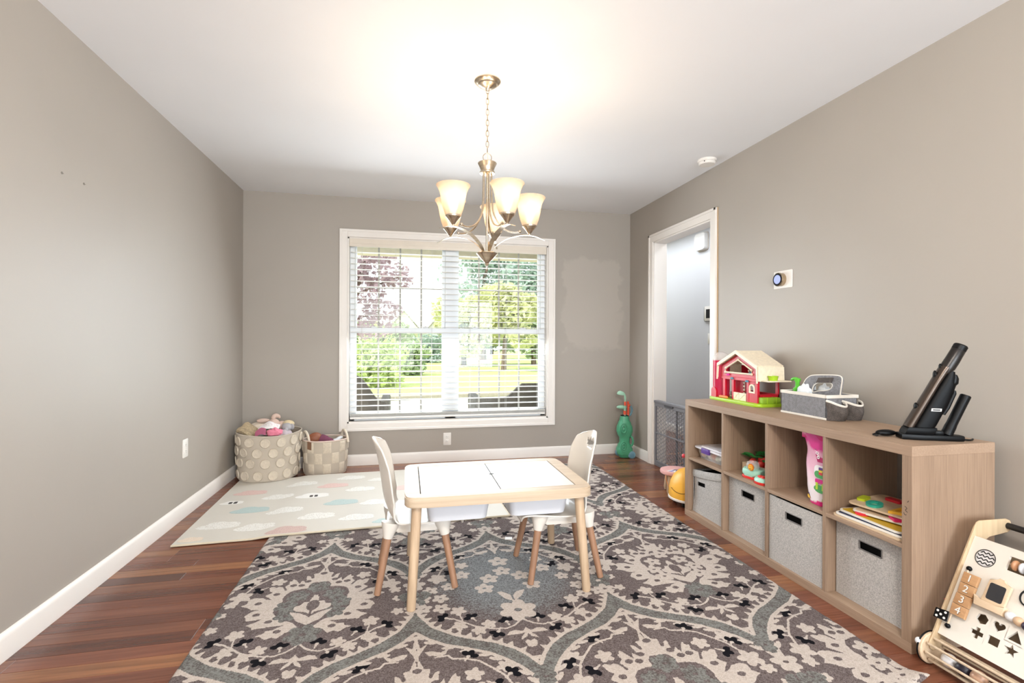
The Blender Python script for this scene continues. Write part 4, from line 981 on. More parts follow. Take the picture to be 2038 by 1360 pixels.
# ------------------------------------------------------------------ fabric bins
def bin_mat():
    t = NT('heather_grey_felt'); v = t.coord(); n = t.noise(v, 420, 2, 0.7); n2 = t.noise(v, 160, 2)
    f = t.math('ADD', t.math('MULTIPLY', n, 0.7), t.math('MULTIPLY', n2, 0.3))
    t.base(t.ramp(f, [(0.36, lin('938F8B')), (0.5, lin('B5B2AF')), (0.64, lin('D3CEC8'))])); t.set(rough=0.95, spec=0.1); t.bump(n, 0.35, 0.002); return t.m
m_felt = bin_mat(); m_liner = M('black_liner', '141214', 0.9)
def make_bin(k, recess, label, sag=0.0, turn=0.0):
    y0, y1 = cols[k]; W_, D_, H_ = CW - 0.010, 0.345, 0.322
    t = thing('fabric_bin', label, 'storage bin', (SX0 + recess, (y0 + y1) / 2, 0.0385), turn, 'grey fabric bins in the lower compartments')
    hy = W_ / 2; th = 0.005
    def zt(y): return H_ - sag * max(0, (y + hy) / W_) ** 0.8
    # front panel with a slot
    sl0, sl1, sz0, sz1 = -0.050, 0.050, 0.238, 0.272
    if sag: sl0, sl1, sz0, sz1 = 0.028, 0.118, 0.205, 0.235
    def bow(y, z): return -0.006 * (1 - (y / hy) ** 2) * (z / H_) + (0.012 * math.sin(PI * z / H_) * max(0, y / hy) if sag else 0)
    ys = sorted(set([-hy, sl0, sl1, hy] + [-hy + W_ * q / 14 for q in range(15)])); zf = sorted(set([0, sz0 / H_, sz1 / H_, 1] + [q / 10 for q in range(11)]))
    g = G()
    for xo in (0, th):
        vs = {}
        for i, y in enumerate(ys):
            for j, f in enumerate(zf):
                z = f * zt(y); vs[i, j] = g._v((xo + bow(y, z), y, z))
        for i in range(len(ys) - 1):
            for j in range(len(zf) - 1):
                if sl0 - 1e-6 <= ys[i] and ys[i + 1] <= sl1 + 1e-6 and sz0 / H_ - 1e-6 <= zf[j] and zf[j + 1] <= sz1 / H_ + 1e-6: continue
                g.bm.faces.new([vs[i, j], vs[i + 1, j], vs[i + 1, j + 1], vs[i, j + 1]])
        if xo == 0: top_f = [vs[i, len(zf) - 1] for i in range(len(ys))]; sdf = [vs[0, j] for j in range(len(zf))], [vs[len(ys) - 1, j] for j in range(len(zf))]
        else:
            tb2 = [vs[i, len(zf) - 1] for i in range(len(ys))]
            for i in range(len(ys) - 1): g.bm.faces.new([top_f[i], top_f[i + 1], tb2[i + 1], tb2[i]])
    fp = obj('front_panel', g, m_felt, t, smooth=40)
    if sag:
        g = G(); g.surf(lambda u, v: (-0.004 + bow(-hy + W_ * u, .2), hy - W_ * (0.02 + 0.62 * u * (1 - v * 0) ), 0.004 + (1 - u) * 0.185 * v), 14, 8)
        g.bm.free(); 
    g = G()
    for s in (-1, 1): g.box(th, D_, s * hy - (th if s > 0 else 0), s * hy + (0 if s > 0 else th), 0, H_ if not (sag and s > 0) else H_ - sag)
    g.box(D_ - th, D_, -hy, hy, 0, H_); g.box(th, D_, -hy, hy, 0, th); obj('side_walls', g, m_felt, t, smooth=0)
    g = G(); g.box(th + 0.001, th + 0.003, -hy + .006, hy - .006, 0.01, min(H_ - 0.004, H_ - sag - .004))
    g2 = G(); e = 0.006
    for a, b, c, d in ((-hy + e, hy - e, D_ - e - .002, D_ - e), ):
        g2.box(c, d, a, b, e, H_ - .01)
    for s in (-1, 1): g2.box(th + .002, D_ - e, s * (hy - e) - .001, s * (hy - e) + .001, e, H_ - .012 - (sag if s > 0 else 0))
    g2.box(.03, .032, -hy + e, hy - e, e, H_ - 0.03 - sag); g2.box(th + .002, D_ - e, -hy + e, hy - e, e, e + .002)
    g.bm.free(); obj('black_lining', g2, m_liner, t, smooth=0)
    if not sag:
        gl = G(); rr_ = 0.0022
        P_ = [(-.001 + bow(y, z), y, z) for y, z in ((sl0, sz0), (sl1, sz0), (sl1, sz1), (sl0, sz1))]
        for a, b in zip(P_, P_[1:] + P_[:1]): gl.tube([a, b], rr_, 6)
        obj('slot_binding', gl, M('slot_binding_grey', '6E6A68', 0.8), t)
    else:
        # turned-down cuff across the sagging rim
        gl = G(); gl.surf(lambda u, v: (bow(-hy + W_ * u, zt(-hy + W_ * u)) - 0.004 - 0.003 * math.sin(PI * v), -hy + W_ * u, zt(-hy + W_ * u) - 0.045 * v), 14, 5); obj('turned_cuff', gl, m_felt, t, smooth=60)
    return t
make_bin(0, 0.055, 'grey felt bin under the stack of puzzle boards')
make_bin(1, 0.012, 'grey felt bin under the pink building-block bag')
make_bin(2, 0.040, 'grey felt bin under the mint toy stall')
make_bin(3, 0.030, 'slumped grey felt bin with black lining under the clear plastic box', sag=0.055)

# ------------------------------------------------------------------ puzzle boards in the nearest compartment
m_ply = WOOD('birch_ply', 'C9AE90', 'DCC5A6', 0.5, axis=1, fine=70)
m_wht = M('white_board', 'E8E4DC', 0.5)
PAL = {'teal': '2BA58F', 'yellow': 'F2B93B', 'orange': 'F06A4A', 'red': 'D5253A', 'pink': 'E0226E', 'lime': 'B9C928', 'blue': '2F6F93', 'mustard': 'C9A227', 'navy': '2A3352'}
def PM(k): return M('paint_' + k, PAL[k], 0.4, var=0.02)
def board(label, cx, cy, z, L_, W2, rz, tilt, mat, pieces, topmat=None):
    t = thing('puzzle_board', label, 'puzzle', (cx, cy, z), rz, 'puzzle boards on the shelf'); t.rotation_euler = (0, tilt, rz)
    g = G(); g.prism(rrect(-W2 / 2, W2 / 2, -L_ / 2, L_ / 2, 0.02), 0, 0.007, bev=0.001, seg=1); obj('board', g, mat, t, smooth=20)
    if topmat:
        g = G(); g.prism(rrect(-W2 / 2 + .008, W2 / 2 - .008, -L_ / 2 + .008, L_ / 2 - .008, 0.015), 0.0068, 0.0078); obj('printed_top', g, topmat, t, smooth=20)
    for nm, shp, col, x, y, a in pieces:
        ca_, sa_ = math.cos(a), math.sin(a); T_ = lambda p: Vector((x + p.x * ca_ - p.y * sa_, y + p.x * sa_ + p.y * ca_, p.z))
        g = G()
        if shp == 'O':
            o_ = [(.040 * math.cos(2 * PI * k / 28), .030 * math.sin(2 * PI * k / 28)) for k in range(28)]; g.ring(o_, [(.55 * p, .5 * q) for p, q in o_], 0.007, 0.017, F=T_)
        elif shp == 'A':
            o_ = [(-.035, -.036), (.035, -.036), (.008, .040), (-.008, .040)]; i_ = [(-.016, -.022), (.016, -.022), (.004, .018), (-.004, .018)]; g.ring(o_, i_, 0.007, 0.017, F=T_)
        elif shp == 'X':
            g.prism([(-.035, -.02), (-.012, -.03), (0, -.012), (.012, -.03), (.035, -.02), (.018, 0), (.035, .02), (.012, .03), (0, .012), (-.012, .03), (-.035, .02), (-.018, 0)], 0.007, 0.018, F=T_)
        else:
            g.prism(rrect(-.032, .032, -.016, .016, .008), 0.007, 0.017, F=T_)
        obj('puzzle_piece', g, PM(col), t, smooth=30)
    return t
board('thin plywood puzzle board at the bottom of the stack', 1.965, 1.650, ZS + .0005, .315, .30, 0, 0, m_ply, [])
board('dark-edged white puzzle board, second from the bottom of the stack', 1.968, 1.650, ZS + .009, .300, .296, R(1.5), 0, m_wht, [], M('print_navy', '2A3352', .5))
board('puzzle board with a yellow print, third from the bottom of the stack', 1.975, 1.652, ZS + .019, .285, .28, R(-2), 0, m_wht, [('ring', 'O', 'red', -.09, .06, .3)], M('print_mustard', 'C9A227', .5))
board('white puzzle board with orange and pink pieces under the top board', 1.990, 1.640, ZS + .036, .27, .22, R(14), R(-1.5), m_wht, [('a', 'X', 'orange', -.075, -.075, .2), ('b', 'X', 'pink', -.045, -.105, 1.0), ('c', '-', 'lime', -.01, -.11, .3), ('d', '-', 'orange', .02, -.08, .5), ('e', '-', 'pink', -.085, -.02, .8)], m_ply)
board('top puzzle board with a teal ring and a yellow triangle', 2.000, 1.672, ZS + .057, .26, .22, R(8), R(-2), m_ply, [('a', 'O', 'teal', -.062, .045, .35), ('b', 'A', 'yellow', -.058, -.055, -1.2), ('c', '-', 'lime', -.03, .112, .2), ('d', '-', 'red', .055, .04, 1.5), ('e', '-', 'blue', .055, -.03, 1.5), ('f', '-', 'red', .055, -.095, 1.5), ('g', '-', 'orange', -.03, -.112, .2)])

# ------------------------------------------------------------------ pink bag of building blocks
bg = thing('block_bag', 'pink and white zip bag of building blocks standing in the shelf', 'bag', (1.935, 1.926, ZS))
def bag_pt(u, v):
    a = 2 * PI * u; w_ = [0.050, 0.072, 0.078, 0.080, 0.076, 0.080, 0.074, 0.068, 0.073][min(8, int(v * 8))]
    q = v * 8; i = min(7, int(q)); L8 = [0.060, 0.066, 0.075, 0.079, 0.077, 0.079, 0.077, 0.073, 0.078]; D8 = [0.075, 0.080, 0.088, 0.090, 0.085, 0.075, 0.055, 0.022, 0.010]
    w_ = L8[i] + (L8[i + 1] - L8[i]) * (q - i); d_ = D8[i] + (D8[i + 1] - D8[i]) * (q - i)
    ca_, sa_ = math.cos(a), math.sin(a)
    return (-.088 + d_ * (1 + math.copysign(abs(ca_) ** .6, ca_)) + .004 * math.sin(9 * v + 3 * a), w_ * math.copysign(abs(sa_) ** .55, sa_) + .003 * math.sin(17 * v + 2 * a), 0.320 * v + .001)
def bagmat():
    t = NT('pink_bag_print'); v = t.coord(); sp = t.node('ShaderNodeSeparateXYZ'); t.link(v, sp.inputs[0])
    n = t.math('MULTIPLY', t.math('SUBTRACT', t.noise(v, 16, 3), .5), .10)
    f = t.math('MULTIPLY', t.math('ADD', sp.outputs[2], n), 1 / 0.32)
    t.base(t.ramp(f, [(0.02, lin('D61C78')), (0.05, lin('F2EAEE')), (0.25, lin('EFE3E8')), (0.5, lin('EBB9CF')), (0.80, lin('DFA3BC')), (0.86, lin('D2368A'))])); t.set(rough=.3); return t.m
g = G(); g.surf(bag_pt, 40, 32, cu=True); g.raw([bag_pt(k / 40, 0) for k in range(40)], [list(range(40))]); obj('bag_body', g, bagmat(), bg, smooth=60)
g = G(); g.prism(rrect(-.074, .070, -.066, .064, .03), 0, .004); obj('bottom_gusset', g, M('magenta_plastic', 'CF1670', .35), bg)
g = G(); g.box(-.090, -.066, -.079, .079, .298, .328, .003); obj('zip_strip', g, M('magenta_plastic', 'CF1670', .35), bg)
def decal(pts, x, mat, name='printed_picture', parent=bg, th=.0012):
    g = G(); g.prism(pts, 0, th, F=lambda p: Vector((x - p.z, p.x, p.y))); return obj(name, g, mat, parent, smooth=0)
def circ(cx, cy, r, n=18, ry=None): return [(cx + r * math.cos(2 * PI * k / n), cy + (ry or r) * math.sin(2 * PI * k / n)) for k in range(n)]
decal([(-.062, .200), (-.012, .200), (.008, .262), (.012, .268), (-.062, .272)], -.088, M('print_magenta', 'B3175F', .4))
for k, (y, z) in enumerate(((-.004, .256), (-.012, .240), (-.018, .222))):
    decal(circ(y, z, .0082), -.0895, M('print_white', 'F2EEF0', .4))
    decal(circ(y, z, .0030), -.0908, M('print_grey_rose', '9A5A74', .4))
decal(rrect(-.062, .004, .126, .186, .02), -.0905, M('print_white', 'F2EEF0', .4)); decal(rrect(-.060, .001, .128, .160, .016), -.0918, M('print_leaf_green', '4DA05A', .4))
for (y, z, c) in ((-.034, .150, 'D83A4C'), (-.034, .162, 'E8D24A'), (-.034, .172, '5A3A86')): decal(rrect(y - .010, y + .010, z - .006, z + .006, .003), -.093, M('print_' + c, c, .4))
decal(circ(-.030, .078, .036, 18, .018), -.0905, M('print_leaf_green', '4DA05A', .4))
decal(rrect(-.056, -.002, .104, .122, .004), -.0905, M('print_magenta2', 'D02A84', .4))
for y in (-.046, -.012): decal(rrect(y - .006, y + .006, .074, .106, .003), -.092, M('print_lime', 'A9CC3C', .4))
for (y, z, c) in ((.030, .040, '5A3A86'), (.022, .028, 'D83A4C'), (.036, .030, 'E8B84A'), (-.004, .036, '69B5C9'), (-.030, .030, '93B84C'), (-.012, .022, 'E58FB2')): decal(circ(y, z, .010), -.086, M('print_' + c, c, .4))

# ------------------------------------------------------------------ toys in the second compartment from the far end
m_mint = M('mint_plastic', 'A9DCC8', 0.35, var=.02); m_redp = M('coral_red_plastic', 'E2352F', 0.35, var=.02)
ts = thing('toy_stall', 'mint plastic toy with a clear dome and a smiling sun', 'toy', (1.878, 2.372, ZS), R(10))
g = G(); g.prism(rrect(-.046, .046, -.058, .058, .03, 6), 0, .014, bev=.004); obj('red_base', g, m_redp, ts)
g = G(); g.prism(rrect(-.046, .046, -.058, .058, .032, 6), .014, .052, bev=.014, seg=3); obj('mint_body', g, m_mint, ts, smooth=60)
cl = NT('clear_plastic'); cl.base((1, 1, 1)); tpn = cl.node('ShaderNodeBsdfTransparent'); mxn = cl.node('ShaderNodeMixShader'); mxn.inputs[0].default_value = .72; cl.set(rough=.1)
cl.link(cl.b.outputs[0], mxn.inputs[1]); cl.link(tpn.outputs[0], mxn.inputs[2]); cl.link(mxn.outputs[0], cl.out.inputs[0]); m_clear = cl.m
g = G(); g.lathe([(.034, .052), (.034, .072), (.030, .084), (.018, .091), (0, .093)], 24, (0, .010, 0), cap=False); obj('clear_dome', g, m_clear, ts, smooth=60)
g = G(); ry_ = []
for k in range(24):
    r_ = .020 if k % 2 == 0 else .016; ry_.append((r_ * math.cos(2 * PI * k / 24), r_ * math.sin(2 * PI * k / 24)))
g.prism(ry_, 0, .006, F=lambda p: Vector((-.047 - p.z, -.022 + p.x, .068 + p.y))); sn = obj('sun_badge', g, M('sun_orange', 'E8872A', .4), ts)
g = G(); g.prism(circ(0, 0, .0135), 0, .003, F=lambda p: Vector((-.053 - p.z, -.022 + p.x, .068 + p.y))); obj('sun_face', g, M('sun_yellow', 'F4B63C', .4), sn)
g = G(); g.tube(smoothpath([(-.0565, -.022 + .008 * math.cos(a), .068 + .008 * math.sin(a)) for a in np.linspace(PI * 1.2, PI * 1.8, 6)], 2), .0010, 5)
for s in (-1, 1): g.ball((-.0565, -.022 + s * .005, .072), .0014, 8, 6)
obj('smile', g, m_dark, sn)
fr = thing('toy_strawberry_button', 'round mint and red toy button in front of the toy stall', 'toy', (1.838, 2.262, ZS))
g = G(); g.lathe([(0, 0), (.034, 0), (.037, .006), (.036, .014)], 28, sx=.95, sy=1.25); obj('red_base', g, m_redp, fr, smooth=50)
g = G(); g.lathe([(.036, .014), (.036, .022), (.030, .031), (.018, .034), (0, .034)], 28, sx=.95, sy=1.25); obj('mint_top', g, m_mint, fr, smooth=50)
g = G()
for k in range(6): g.ball((.010 * math.cos(k * PI / 3), .016 * math.sin(k * PI / 3), .036), (.010, .012, .006), 10, 6)
obj('red_flower', g, M('strawberry_red', 'E8443C', .35), fr, smooth=60)
cr_ = thing('strawberry_crate', 'small wooden toy crate of strawberries and green leaves', 'toy crate', (2.00, 2.435, ZS), R(6))
for nm, b in (('crate_side', (-.07, .07, .088, .094, 0, .052)), ('crate_side', (-.07, .07, -.094, -.088, 0, .052)), ('crate_end', (-.076, -.070, -.094, .094, 0, .052)), ('crate_end', (.070, .076, -.094, .094, 0, .052)), ('crate_bottom', (-.07, .07, -.088, .088, 0, .006))):
    g = G(); g.box(*b); obj(nm, g, m_ply, cr_, smooth=0)
for k, (x, y, z) in enumerate(((-.04, .05, .055), (-.05, -.02, .058), (-.045, -.065, .052), (0, .02, .062), (.02, -.05, .06), (.03, .06, .055), (-.01, -.005, .070))):
    g = G(); g.ball((x, y, z), (.020, .018, .024), 12, 8, f=lambda p: Vector((p.x * (1 + .3 * p.z), p.y * (1 + .3 * p.z), p.z))); obj('strawberry', g, M('strawberry_red', 'E8443C', .35), cr_, smooth=60)
rl = random.Random(5)
for k in range(16):
    g = G(); a = rl.uniform(0, 2 * PI); ln = rl.uniform(.05, .075); up = rl.uniform(.1, .6); x0, y0, z0 = rl.uniform(-.05, .03), rl.uniform(-.07, .07), rl.uniform(.085, .110)
    def lf(u, v, a=a, ln=ln, up=up, x0=x0, y0=y0, z0=z0):
        w_ = .021 * math.sin(PI * min(1, u * .98 + .02)) ** .7; s = 2 * v - 1; r_ = ln * u
        return (x0 + r_ * math.cos(a) - s * w_ * math.sin(a), y0 + r_ * math.sin(a) + s * w_ * math.cos(a), z0 + up * r_ - 4 * r_ * r_ - .004 * (1 - abs(s)))
    g.surf(lf, 6, 4); o = obj('leaf', g, M('toy_leaf_green', '2F8F43', .5, var=.15, scale=30), cr_, smooth=60)

# ------------------------------------------------------------------ clear box with a white lid
pb_ = thing('clear_storage_box', 'clear plastic box with white lid and purple latches', 'box', (1.985, 2.738, ZS))
g = G()
def tubpt(u, v):
    k = 1 - .10 * (1 - v); pr = rrect(-.135 * k, .135 * k, -.145 * k, .145 * k, .02, 4); p = pr[int(round(u * len(pr))) % len(pr)]; return (p[0], p[1], .001 + .066 * v)
nb = len(rrect(0, 1, 0, 1, .1, 4)); g.surf(tubpt, nb, 3, cu=True); g.raw([tubpt(k / nb, 0) for k in range(nb)], [list(range(nb))]); obj('clear_tub', g, m_clear, pb_, smooth=40)
g = G(); g.prism(rrect(-.148, .148, -.158, .158, .022), .064, .074, bev=.003); g.prism(rrect(-.120, .120, -.130, .130, .02), .073, .079, bev=.003); obj('lid', g, M('white_lid', 'E9E7EC', .35), pb_)
for s, cy in ((-1, .02),):
    g = G(); g.box(s * .150 - .008, s * .150 + .006, cy - .040, cy + .040, .046, .0785, .003); obj('latch', g, M('purple_latch', '5B3A8E', .35), pb_)
cs = ['E9B3B8', 'F1EDE4', 'DCE4C8', 'EFA08A', 'E6DED0', 'D9C3C6', 'F0C9A8']
for k in range(14):
    g = G(); g.ball((rl.uniform(-.10, .10) if k > 6 else -.098, -.115 + .038 * (k % 7), .024 + .012 * (k % 2)), (.020, .022, .019), 12, 8); obj('toy_ball', g, M('ball_' + cs[k % 7], cs[k % 7], .5), pb_, smooth=60)
# ------------------------------------------------------------------ toy barn on the shelf top (long side along the wall, front to the room)
BT = SHELF_TOP + 0.0005
bn = thing('toy_barn', 'red toy barn with cream gambrel roof and lime green base', 'toy', (2.02, 2.69, BT))
m_red = M('barn_red', 'C3122C', .35, var=.03); m_cream = M('barn_cream', 'EDE0C8', .5, var=.04, scale=40); m_lime = M('lime_green', 'A9CF2C', .4, var=.03); m_roof2 = M('barn_roof_cream', 'E6D8BF', .55, var=.08, scale=60, bump=.3, bscale=90, bdist=.002)
m_blue2 = M('dusty_blue', '4F8FA6', .4)
def bo(name, mat, *b, bev=.002, parent=None): g = G(); g.box(*b, bev, 1); return obj(name, g, mat, parent or bn, smooth=20)
g = G(); g.prism(rrect(-.045, .150, -.215, .258, .03, 6), 0, .018, bev=.005); obj('base', g, m_lime, bn, smooth=40)
# front wall: gambrel gable with a wide doorway and an upper opening  (local y = along the wall, +y = away from the camera)
W0 = .172
def plate(outer, inner, x0, x1, name, mat):
    g = G(); g.ring(outer, inner, x0, x1, F=lambda p: Vector((p.z, p.x, p.y))); return obj(name, g, mat, bn, smooth=20)
gab = [(-W0, .155), (-W0 * .98, .225), (0, .305), (W0 * .98, .225), (W0, .155)]
gin = [(-W0 * .72, .185), (-W0 * .70, .212), (0, .268), (W0 * .70, .212), (W0 * .72, .185)]
plate(gab, gin, -.006, .006, 'gable_frame', m_red)
g = G(); g.tube([(-.008, y, z) for y, z in gin], .0055, 8, closed=True); obj('gable_trim', g, m_cream, bn)
for y, z in gin: g = G(); g.ball((-.008, y, z), .0085, 10, 8); obj('trim_knob', g, m_cream, bn)
bo('cross_beam', m_red, -.008, .008, -W0, W0, .140, .160)
for y0, y1 in ((-W0, -W0 + .022), (-.098, -.075), (.042, .062), (W0 - .045, W0 - .02)):
    bo('post', m_red, -.008, .008, y0, y1, .016, .145)
bo('side_panel', m_red, -.006, .006, -W0 + .02, -.078, .016, .080)
wi = [(-.145, .078)] + [(-.125 - .020 * math.cos(a), .105 + .020 * math.sin(a)) for a in np.linspace(0, PI, 9)] + [(-.105, .078)]
wi = arc((-.125, .104), .024, 180, 0, 10) + [(-.101, .074), (-.149, .074)]
wn = [(-.125 + (y + .125) * .66, .100 + (z - .100) * .66) for y, z in wi]
plate(wi, wn, -.011, -.004, 'arched_window', m_cream)
for y0, y1 in ((-W0 + .02, -.149), (-.101, -.078)): bo('wall_strip', m_red, -.006, .006, y0, y1, .078, .142)
bo('wall_strip', m_red, -.006, .006, -.15, -.10, .126, .142)
for y0, y1 in ((-.072, -.012), (-.010, .040)): 
    d_ = bo('half_door', m_cream, -.012, -.004, y0, y1, .018, .066)
    g = G(); g.tube([(-.013, y0 + .004, .022), (-.013, y1 - .004, .062)], .0016, 6); g.tube([(-.013, y0 + .004, .062), (-.013, y1 - .004, .022)], .0016, 6); obj('door_brace', g, m_cream, d_)
for y, z, c in ((-.085, .140, m_blue2), (.055, .148, m_blue2), (.095, .168, M('barn_magenta', 'D82C9C', .4))):
    g = G(); g.ball((-.012, y, z), (.010, .014, .009), 12, 8, f=lambda p: Vector((p.x, p.y, p.z if p.z > -.3 else -.3))); obj('lamp_knob', g, c, bn, smooth=60)
# back wall, side wall, ladder
bo('back_post', m_red, .130, .142, -W0, -W0 + .022, .016, .205); bo('back_post', m_red, .130, .142, W0 - .03, W0, .016, .150)
bo('back_rail', m_red, .130, .142, -W0, W0, .016, .070); bo('back_beam', m_red, .130, .142, -W0, W0, .150, .175); bo('near_rail', m_red, 0, .136, -W0, -W0 + .010, .016, .070)
bo('loft_floor', m_cream, 0, .136, -W0 * .7, W0 * .7, .160, .168)
bo('loft_wall', m_red, .100, .106, .01, .115, .168, .230)
bo('inner_wall', m_red, .055, .065, .035, .15, .018, .145)
for z in (.05, .072, .094, .116): bo('ladder_rung', m_cream, .048, .054, .012, .030, z, z + .014)
bo('ladder_rail', m_red, .050, .058, .008, .013, .018, .16); bo('ladder_rail', m_red, .050, .058, .029, .034, .018, .16)
# roof: gambrel, thick, both slopes
ro = [(-W0 - .016, .148), (-W0 - .012, .232), (0, .318), (W0 + .012, .232), (W0 + .016, .148)]
for i in range(4):
    (y0, z0), (y1, z1) = ro[i], ro[i + 1]
    g = G(); n_ = Vector((0, z0 - z1, y1 - y0)).normalized() * .008
    if n_.z < 0: n_ = -n_
    vs = [(x, y, z) for x in (-.022, .155) for y, z in ((y0, z0), (y1, z1))]; vs += [tuple(Vector(p) + n_) for p in vs]
    g.raw(vs, [[0, 1, 3, 2], [4, 6, 7, 5], [0, 4, 5, 1], [2, 3, 7, 6], [0, 2, 6, 4], [1, 5, 7, 3]]); obj('roof_slope', g, m_roof2, bn, smooth=0)
    g = G(); g.raw([(x, y, z) for x in (-.030, -.018) for y, z in ((y0, z0 - .012), (y1, z1 - .012), (y1, z1 + .009), (y0, z0 + .009))], [[0, 1, 2, 3], [7, 6, 5, 4], [0, 4, 5, 1], [1, 5, 6, 2], [2, 6, 7, 3], [3, 7, 4, 0]]); obj('bargeboard', g, m_cream, bn, smooth=0)
bo('awning', m_cream, -.005, .150, -W0 - .085, -W0 - .008, .148, .155)
g = G(); g.lathe([(.0, .155), (.022, .155), (.028, .180), (.029, .182), (.026, .182), (.021, .160), (0, .160)], 20, (.06, -W0 - .045, 0)); obj('lime_tub', g, m_lime, bn, smooth=40)
g = G(); g.ball((.05, -.072, .274), (.012, .018, .006), 12, 6); obj('roof_vent', g, M('slate_blue', '52727F', .5), bn, smooth=60)
# silo
ms = NT('pink_clear_plastic'); ms.base(lin('E0325E')); tps = ms.node('ShaderNodeBsdfTransparent'); tps.inputs[0].default_value = (*lin('F79AB0'), 1); mxs = ms.node('ShaderNodeMixShader'); mxs.inputs[0].default_value = .40; ms.set(rough=.15)
ms.link(ms.b.outputs[0], mxs.inputs[1]); ms.link(tps.outputs[0], mxs.inputs[2]); ms.link(mxs.outputs[0], ms.out.inputs[0])
SLX, SLY = .028, .217
g = G(); g.lathe([(.052, .018), (.052, .258)], 28, (SLX, SLY, 0), cap=False); obj('silo', g, ms.m, bn, smooth=60)
g = G(); g.lathe([(.054, .256), (.053, .268), (.046, .290), (.030, .306), (.010, .313), (0, .314)], 28, (SLX, SLY, 0), cap=False); obj('silo_dome', g, m_clear, bn, smooth=60)
for k, z in enumerate((.07, .13, .19)):
    g = G(); g.surf(lambda u, v: (SLX + .050 * v * math.cos(3.6 * u + k), SLY + .050 * v * math.sin(3.6 * u + k), z + .035 * u), 16, 3); obj('silo_slide', g, m_red, bn, smooth=60)
ad = arc((SLY, .055), .026, 0, 180, 10) + [(SLY - .026, .018), (SLY + .026, .018)]
g = G(); g.prism(ad, -.004, .014, F=lambda p: Vector((SLX - .044 - p.z, p.x, p.y))); obj('silo_door', g, m_red, bn)
# things standing in the barn
def toy(name, label, cat, loc, rz=0): return thing(name, label, cat, (2.02 + loc[0], 2.69 + loc[1], BT + loc[2]), rz)
fh = toy('farmer_figure', 'toy figure in a blue coat lying in the barn loft', 'toy figure', (.055, -.050, .168))
g = G(); g.ball((0, 0, .014), (.020, .034, .014), 16, 10); obj('body', g, m_blue2, fh, smooth=60)
g = G(); g.ball((0, .022, .034), .013, 14, 10); obj('head', g, M('toy_skin', 'E8C6A8', .5), fh, smooth=60)
g = G(); g.ball((0, .022, .042), (.0135, .0135, .008), 14, 8); obj('hair', g, m_dark, fh, smooth=60)
hp = toy('sheep_figure', 'small white toy sheep standing inside the barn doorway', 'toy animal', (.020, .088, .018))
g = G(); g.ball((0, 0, .028), (.020, .016, .018), 14, 10); obj('body', g, M('toy_wool', 'D9CFC0', .8, bump=.6, bscale=120, bdist=.004), hp, smooth=60)
g = G(); g.ball((-.016, -.004, .034), (.010, .010, .013), 12, 8); obj('face', g, M('toy_grey_face', '7A726A', .6), hp, smooth=60)
for sx in (-.01, .01):
    for sy in (-.008, .008): g = G(); g.lathe([(.004, 0), (.004, .016)], 8, (sx, sy, 0)); obj('leg', g, M('toy_grey_face', '7A726A', .6), hp)
cw_ = toy('cow_figure', 'dark brown toy animal lying behind the barn half doors', 'toy animal', (.040, -.035, .018))
g = G(); g.ball((0, 0, .038), (.016, .030, .018), 14, 10); g.ball((0, -.026, .050), (.010, .012, .010), 12, 8); g.box(-.012, .012, -.024, .024, 0, .03); obj('body', g, M('toy_brown', '5B3A2C', .5), cw_, smooth=60)
ct = toy('toy_carrot', 'orange toy carrot on the barn base', 'toy food', (-.030, .112, .0185), R(4))
g = G(); g.tube(smoothpath([(0, -.036, .008), (0, -.01, .009), (0, .02, .009), (0, .036, .008)], 4), [.004] + [.0085] * 11 + [.005], 12); obj('root', g, M('carrot_orange', 'EE8A4A', .5), ct, smooth=60)
hb = toy('hay_bale', 'lime green toy hay bale at the near end of the barn base', 'toy', (.06, -.188, .0185))
g = G(); g.box(-.06, .06, -.020, .020, 0, .036, .005); obj('bale', g, M('bale_green', '8FB52A', .6, bump=.8, bscale=60, bdist=.004), hb, smooth=30)
g = G()
for x in (-.03, .03): g.box(x - .003, x + .003, -.021, .021, -.0, .037, .001)
obj('band', g, m_lime, hb)

# ------------------------------------------------------------------ grey nappy caddy
m_hea = None
def heather(name, a, b):
    t = NT(name); v = t.coord(); n = t.noise(v, 300, 2, .7); n2 = t.noise(v, 60, 3); t.base(t.ramp(t.math('ADD', t.math('MULTIPLY', n, .7), t.math('MULTIPLY', n2, .3)), [(.38, lin(a)), (.62, lin(b))])); t.set(rough=.95, spec=.1); t.bump(n, .3, .0015); return t.m
m_ca = heather('grey_felt_caddy', '6F6E70', '96969A'); m_cb = heather('dark_grey_canvas', '4A4543', '6A635F'); m_tape = M('cream_binding_tape', 'E4DED4', .8, bump=.2, bscale=300)
ca0 = thing('nappy_caddy', 'grey felt caddy with a cut-out handle and white binding', 'caddy', (1.990, 2.160, BT))
# box: x 0..0.185 (to the wall), y -0.147..0.147
cx1, cy_, chh = .180, .147, .118
for nm, b in (('front_side', (0, .006, -cy_, cy_, 0, chh)), ('back_side', (cx1 - .006, cx1, -cy_, cy_, 0, chh)), ('far_end', (0, cx1, cy_ - .006, cy_, 0, chh)), ('near_end', (0, cx1, -cy_, -cy_ + .006, 0, chh)), ('bottom', (0, cx1, -cy_, cy_, 0, .006)), ('inner_divider', (.005, cx1 - .005, .05, .055, 0, .10))):
    g = G(); g.box(*b, .002, 1); obj(nm, g, m_ca, ca0, smooth=20)
g = G(); z = chh + .001
for a, b in (((0, -cy_), (0, cy_)), ((cx1, -cy_), (cx1, cy_))): g.box(a[0] - .004 + (.002 if a[0] == 0 else .002), a[0] + .006, a[1], b[1], z - .014, z + .002, .001, 1)
for y in (-cy_, cy_): g.box(-.002, cx1 + .006, y - .004, y + .004, z - .014, z + .002, .001, 1)
obj('rim_binding', g, m_tape, ca0)
